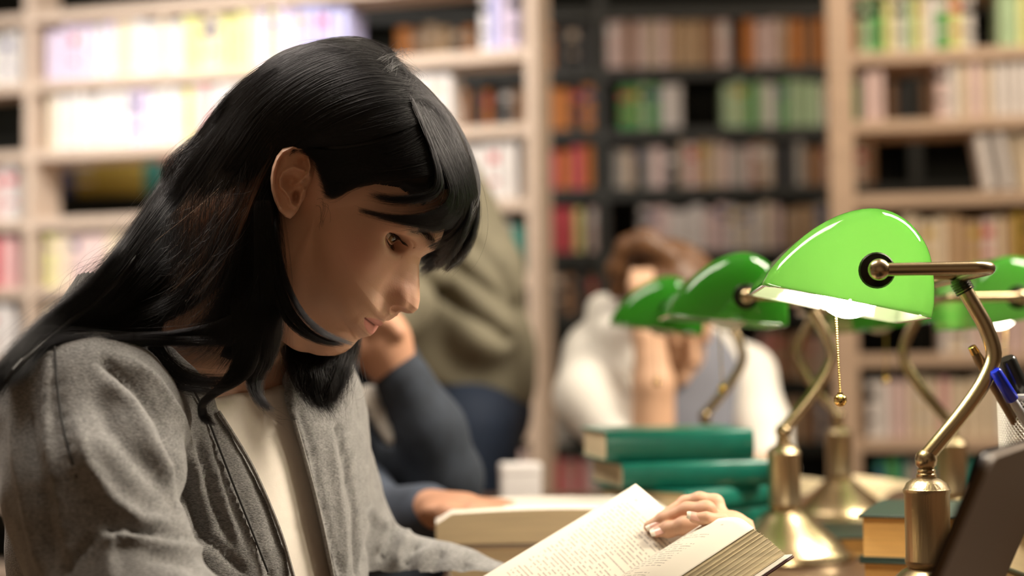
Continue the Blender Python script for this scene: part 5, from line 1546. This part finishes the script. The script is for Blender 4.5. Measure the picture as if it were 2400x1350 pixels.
# ================================================================== the other readers, far out of focus
M_skin2 = mat('skin_warm', (0.50, 0.26, 0.16), 0.55, noise=.08, nscale=20)
M_skin3 = mat('skin_light', (0.62, 0.38, 0.24), 0.55, noise=.08, nscale=20)
M_navy = mat('navy_knit', (0.022, 0.030, 0.045), 0.85, noise=.2, nscale=60, bump=.2, bscale=300)
M_slate = mat('slate_knit', (0.045, 0.058, 0.085), 0.85, noise=.2, nscale=60, bump=.2, bscale=300)
M_olive = mat('olive_grey_shirt', (0.21, 0.19, 0.13), 0.85, noise=.08, nscale=30)
M_denim = mat('dark_navy_trousers', (0.006, 0.016, 0.04), 0.8, noise=.15, nscale=60)
M_wshirt = mat('white_shirt_cloth', (0.80, 0.77, 0.70), 0.8, noise=.04, nscale=20)
M_tee = mat('blue_grey_tee', (0.20, 0.21, 0.25), 0.85, noise=.05, nscale=30)
M_brownh = mat('brown_hair', (0.13, 0.06, 0.025), 0.45, noise=.4, nscale=120, stretch=(1, 1, .2))
M_darkh = mat('dark_hair', (0.02, 0.014, 0.01), 0.45, noise=.3, nscale=120)
M_shoe = mat('black_shoe', (.015, .015, .015), .4)
def blob(name, f, pts, pad, h, m, parent, P0):
    pts = np.array(pts); lo = pts.min(0)-pad; hi = pts.max(0)+pad
    V, F = nets(lambda P: f(P).astype(np.float32), lo, hi, h, newton=1)
    return mesh_np(name, V-P0, F, m, parent)
def head_sdf(P, c, fwd, up, s=1.0):
    """an adult head about c: skull, face, jaw, nose, ears, brow, lips, chin"""
    fwd = nrm(fwd); up = nrm(np.array(up)-fwd*np.dot(up, fwd)); sd = np.cross(fwd, up)
    q = (P-c) @ np.stack([fwd, up, sd]).T.astype(np.float32)/s
    q = np.stack([q[..., 0], q[..., 1], np.abs(q[..., 2])], -1)
    d = ell(q, (-.01, .03, 0), (.095, .085, .075)); d = smin(d, ell(q, (.035, -.035, 0), (.052, .07, .055)), .02)
    d = smin(d, ell(q, (.075, -.085, 0), (.018, .017, .02)), .012)
    d = smin(d, chain(q, [(.083, .01, 0), (.108, -.028, 0)], [.007, .011], .01), .008)
    d = smin(d, cap(q, (.08, .018, .01), (.072, .02, .04), .009, .009), .01)
    d = smax(d, -ell(q, (.092, .002, .031), (.012, .009, .015)), .01)
    d = smin(d, ell(q, (.077, .002, .031), (.0125, .012, .013)), .004)
    d = smin(d, cap(q, (.084, -.052, 0), (.074, -.052, .02), .008, .005), .006)
    d = smin(d, ell(q, (-.005, -.005, .078), (.018, .03, .008)), .004)
    return d*s
def hair_sdf(P, c, fwd, up, s=1.0, back=.02):
    fwd = nrm(fwd); up = nrm(np.array(up)-fwd*np.dot(up, fwd)); sd = np.cross(fwd, up)
    q = (P-c) @ np.stack([fwd, up, sd]).T.astype(np.float32)/s
    d = ell(q, (-.016, .040, 0), (.103, .092, .084))
    d = smin(d, ell(q, (-.06, -.03, 0), (.05, .07, .07)), .03)
    cut = np.minimum.reduce([q[..., 0]*.8+.02-0*q[..., 1], (.055-q[..., 1])+0*q[..., 0]])
    cut = np.minimum(.030-q[..., 1]+q[..., 0]*.25, q[..., 0]-(-.015))      # the face side, below the fringe
    return smax(d, cut, .01)*s

# --- man in navy, seated to the left, hand to his face
P0 = W(860, 1250, 2.2); man = empty('person', tuple(P0)); tag(man, 'seated person in navy cardigan resting face on fist, other hand on thick open book', 'person')
hc_ = W(742, 735, 2.17); fd = nrm([.70, -.1, -.72])
HN = [W(905, 790, 2.05), W(880, 830, 2.06)]
def f_body(P):
    d = head_sdf(P, hc_, fd, [.4, 0, .9])
    d = smin(d, cap(P, hc_+np.array([-.03, .02, -.07]), W(810, 930, 2.22), .055, .06), .02)
    d = smin(d, ell(P, W(850, 1130, 2.24), (.12, .11, .2)), .03)
    # fist at the cheek
    fist = smin(ell(P, W(893, 800, 2.05), (.036, .036, .046)), cap(P, W(905, 815, 2.05), W(925, 865, 2.05), .030, .028), .02)
    for k, (x, y) in enumerate(((868, 762), (890, 752), (912, 762), (930, 780))):
        fist = smin(fist, chain(P, [W(905, 815, 2.045), W(x, y, 2.02), W(x-22, y+22, 2.04)], [.013, .0105, .0085], .004), .004)
    d = np.minimum(d, smin(fist, chain(P, [W(860, 830, 2.05), W(842, 800, 2.04), W(846, 775, 2.04)], [.013, .011, .009], .004), .004))
    # flat hand on the book with five fingers
    palm = smin(cap(P, W(1005, 1195, 1.83), W(1085, 1198, 1.79), .024, .020), ell(P, W(1080, 1195, 1.79), (.045, .032, .014)), .012)
    for (x0, y0, x1, y1, dd_) in ((1110, 1186, 1235, 1196, 1.83), (1115, 1190, 1262, 1200, 1.80), (1115, 1195, 1255, 1207, 1.77), (1110, 1200, 1225, 1215, 1.745)):
        palm = smin(palm, chain(P, [W(x0, y0, dd_), W((x0+x1)/2, (y0+y1)/2-3, dd_), W(x1, y1, dd_)], [.0115, .0095, .0072], .003), .004)
    palm = smin(palm, chain(P, [W(1050, 1205, 1.76), W(1100, 1220, 1.735), W(1140, 1222, 1.73)], [.013, .011, .008], .003), .004)
    return np.minimum(d, palm)
blob('body', f_body, [W(620, 560, 2.2), W(1280, 1230, 1.72), W(800, 1400, 2.35), W(620, 1000, 2.35), W(800, 560, 2.0)], .02, .0055, M_skin2, man, P0)
blob('hair', lambda P: hair_sdf(P, hc_, fd, [.4, 0, .9]), [hc_-.13, hc_+.13], .0, .007, M_darkh, man, P0)
def f_navy(P):
    d = ell(P, W(795, 1150, 2.25), (.155, .125, .28))
    d = smin(d, chain(P, [W(760, 960, 2.3), W(880, 960, 2.12)], [.06, .06], .02), .05)
    d = smin(d, chain(P, [W(880, 965, 2.12), W(960, 1060, 2.10), W(1035, 1120, 2.08)], [.062, .060, .055], .02), .03)
    d = smin(d, chain(P, [W(1035, 1120, 2.07), W(1005, 1010, 2.06), W(945, 890, 2.05)], [.052, .045, .036], .02), .008)
    front = cap(P, W(850, 900, 2.09), W(925, 1020, 2.06), .026, .020)
    return smax(d, -front, .006)
blob('cardigan', f_navy, [W(600, 860, 2.3), W(1140, 1450, 2.2), W(800, 900, 1.95)], .03, .0075, M_navy, man, P0)
def f_sleeve(P): return chain(P, [W(800, 1120, 2.1), W(880, 1240, 1.98), W(1000, 1208, 1.845)], [.055, .050, .037], .02)
blob('sleeve', f_sleeve, [W(740, 1100, 2.15), W(1010, 1300, 1.8)], .06, .0075, M_slate, man, P0)
def f_ws(P): return smin(ell(P, W(868, 945, 2.075), (.020, .02, .024)), chain(P, [W(893, 975, 2.075), W(925, 1030, 2.06)], [.017, .013], .01), .002)
blob('shirt', f_ws, [W(840, 910, 2.1), W(950, 1060, 2.04)], .03, .005, M_wshirt, man, P0)

# --- standing man in an olive shirt, stooping
P0 = W(1090, 2000, 3.25); P0[2] = 0
st = empty('person', tuple(P0)); tag(st, 'standing person in loose olive grey shirt stooping behind the seated readers', 'person')
hc2 = W(850, 330, 3.12)
hip = W(1085, 960, 3.25); sh = W(985, 470, 3.2)
def f_b2(P):
    d = head_sdf(P, hc2, [-.5, -.3, -.8], [-.7, 0, .6]); d = smin(d, cap(P, hc2, sh, .05, .06), .03)
    d = smin(d, cap(P, sh, hip, .10, .11), .05)
    for s_ in (-.09, .09):
        k = np.array([s_*.4, s_, 0])
        d = smin(d, chain(P, [hip+k, np.array([hip[0]+.03, hip[1]+s_, .5]), np.array([hip[0]+.02, hip[1]+s_, .09])], [.07, .05, .035], .02), .03)
    for (a, b_, c) in ((W(1060, 500, 3.12), W(930, 700, 2.95), W(800, 860, 2.85)), (W(900, 470, 3.4), W(800, 700, 3.2), W(720, 870, 3.0))):
        arm = chain(P, [a, b_, c], [.045, .04, .028], .02)
        for t_ in (-.02, -.007, .007, .02):
            arm = smin(arm, chain(P, [c, c+np.array([-.03+t_, -.02, -.06]), c+np.array([-.04+t_*1.5, -.03, -.1])], [.016, .009, .007], .004), .006)
        d = smin(d, arm, .03)
    return d
blob('body', f_b2, [W(650, 180, 3.2), W(1250, 900, 3.2), np.array([hip[0]+.1, 3.45, .05]), np.array([hip[0], 2.75, 1.2])], .03, .011, M_skin2, st, P0)
blob('hair', lambda P: hair_sdf(P, hc2, [-.5, -.3, -.8], [-.7, 0, .6]), [hc2-.14, hc2+.14], .0, .009, M_darkh, st, P0)
def f_ol(P):
    d = chain(P, [W(985, 475, 3.2), W(1020, 660, 3.22), W(1062, 850, 3.25), W(1075, 905, 3.25)], [.135, .165, .165, .150], .03)
    q = P-hip; d = smin(d, chain(P, [W(1075, 500, 3.14), W(1125, 640, 3.12), W(1135, 770, 3.10)], [.075, .082, .070], .02), .04)
    d = smax(d, (W(0, 925, 3.25)[2]-P[..., 2]+(P[..., 0]-hip[0])*-.28), .01)
    for (a, b_, c) in ((W(1060, 500, 3.12), W(930, 700, 2.95), W(800, 860, 2.85)), (W(900, 470, 3.4), W(800, 700, 3.2), W(720, 870, 3.0))):
        d = smin(d, chain(P, [a, b_, b_*.25+c*.75], [.066, .070, .050], .02), .03)
    px, py, dd = proj(P)
    for (pl, w_, a_) in (([(985, 650), (1080, 720), (1180, 790)], 18, .020), ([(990, 560), (1090, 640), (1190, 720)], 14, .014), ([(1100, 560), (1170, 640), (1215, 740)], 14, .012)):
        e_, t_, s_ = segdist(px, py, pl); d = d+a_*np.exp(-(e_/w_)**2)
    return d
blob('shirt', f_ol, [W(720, 380, 3.2), W(1240, 960, 3.2), W(1000, 700, 2.84), W(1000, 700, 3.5)], .05, .010, M_olive, st, P0)
def f_tr(P):
    d = ell(P, hip, (.14, .15, .13))
    for s_ in (-.095, .095):
        d = smin(d, chain(P, [hip+np.array([0, s_, -.03]), np.array([hip[0]+.03, hip[1]+s_, .5]), np.array([hip[0]+.02, hip[1]+s_, .10])], [.112, .085, .065], .02), .03)
    return d
blob('trousers', f_tr, [hip+np.array([-.2, -.3, .12]), np.array([hip[0]+.2, hip[1]+.3, .06])], .03, .012, M_denim, st, P0)
for s_ in (-.095, .095):
    c_ = np.array([hip[0]+.02, hip[1]+s_, .04])
    blob('shoe', lambda P: smin(ell(P, c_+np.array([-.05, 0, 0]), (.12, .045, .038)), cap(P, c_, c_+np.array([0, 0, .05]), .045, .042), .02), [c_+np.array([-.18, -.06, -.038]), c_+np.array([.09, .06, .1])], .003, .010, M_shoe, st, P0)

# --- man in a white shirt over a grey tee, head on his hand
P0 = W(1570, 1200, 3.05); wm = empty('person', tuple(P0)); tag(wm, 'brown-haired person in open white shirt and grey tee leaning head on hand', 'person')
hc3 = W(1572, 742, 3.0); fw3 = nrm([.35, -.72, -.55])
def f_b3(P):
    d = head_sdf(P, hc3, fw3, [0, -.2, 1]); d = smin(d, cap(P, hc3+np.array([0, .03, -.06]), W(1590, 850, 3.07), .055, .062), .03)
    d = smin(d, ell(P, W(1585, 1030, 3.1), (.14, .09, .2)), .03)
    arm = chain(P, [W(1530, 1050, 2.88), W(1532, 900, 2.87), W(1520, 790, 2.88), W(1512, 745, 2.90)], [.040, .037, .027, .026], .01)
    arm = smin(arm, ell(P, W(1508, 720, 2.89), (.030, .022, .040)), .012)
    for x in (1486, 1500, 1514, 1527):
        arm = smin(arm, chain(P, [W(x+4, 712, 2.885), W(x-4, 668, 2.88), W(x-2, 638, 2.89)], [.010, .009, .007], .003), .004)
    arm = smin(arm, chain(P, [W(1530, 730, 2.88), W(1556, 700, 2.87), W(1560, 680, 2.87)], [.012, .010, .008], .003), .005)
    o2 = chain(P, [W(1815, 1100, 2.95), W(1730, 1120, 2.82), W(1650, 1120, 2.78)], [.035, .03, .028], .01)
    for y_ in (-.016, -.005, .006, .017): o2 = smin(o2, chain(P, [W(1650, 1120, 2.78), W(1610, 1122, 2.78+y_), W(1575, 1126, 2.78+y_*1.3)], [.015, .009, .007], .003), .005)
    return np.minimum(np.minimum(d, arm), o2)
blob('body', f_b3, [W(1430, 540, 3.0), W(1850, 1140, 3.0), W(1500, 800, 2.76), W(1600, 900, 3.2)], .03, .0075, M_skin3, wm, P0)
def f_h3(P):
    d = hair_sdf(P, hc3, fw3, [0, -.2, 1], 1.06)
    # swept fringe arching over the brow
    d = smin(d, chain(P, [W(1440, 690, 2.97), W(1443, 630, 2.95), W(1470, 580, 2.94), W(1510, 568, 2.93), W(1570, 600, 2.92)], [.010, .015, .018, .022, .020], .02), .02)
    return d
blob('hair', f_h3, [hc3-.17, hc3+.17], .0, .008, M_brownh, wm, P0)
def f_t3(P):
    return smin(ell(P, W(1610, 1040, 3.09), (.135, .11, .24)), chain(P, [W(1530, 880, 3.08), W(1690, 890, 3.08)], [.05, .05], .02), .04)
blob('tee', f_t3, [W(1440, 820, 3.1), W(1790, 1260, 3.1)], .13, .010, M_tee, wm, P0)
def f_w3(P):
    d = smin(ell(P, W(1590, 1040, 3.13), (.175, .115, .25)), chain(P, [W(1420, 850, 3.08), W(1590, 850, 3.12), W(1745, 880, 3.10)], [.062, .06, .058], .02), .05)
    px, py, dd = proj(P)
    op = [(1575, 760), (1560, 900), (1565, 1000), (1560, 1300), (1745, 1300), (1735, 1000), (1700, 850), (1690, 760)]
    e_, _, _ = segdist(px, py, op+[op[0]]); w_ = np.where(inpoly(px, py, op), -e_, e_)/1257
    d = smax(d, -np.maximum(w_, P[..., 1]-3.10), .006)
    d = smin(d, chain(P, [W(1400, 830, 3.06), W(1385, 930, 2.97), W(1480, 1060, 2.90)], [.066, .066, .055], .02), .02)
    d = smin(d, chain(P, [W(1750, 880, 3.09), W(1785, 1000, 3.02), W(1812, 1100, 2.95)], [.055, .052, .045], .02), .02)
    d = smin(d, chain(P, [W(1450, 745, 3.05), W(1415, 730, 3.08), W(1440, 790, 3.0), W(1480, 850, 2.98)], [.024, .03, .04, .03], .02), .02)
    return d
blob('white_shirt', f_w3, [W(1290, 690, 3.1), W(1870, 1260, 3.1), W(1500, 900, 2.82), W(1500, 900, 3.26)], .03, .009, M_wshirt, wm, P0)
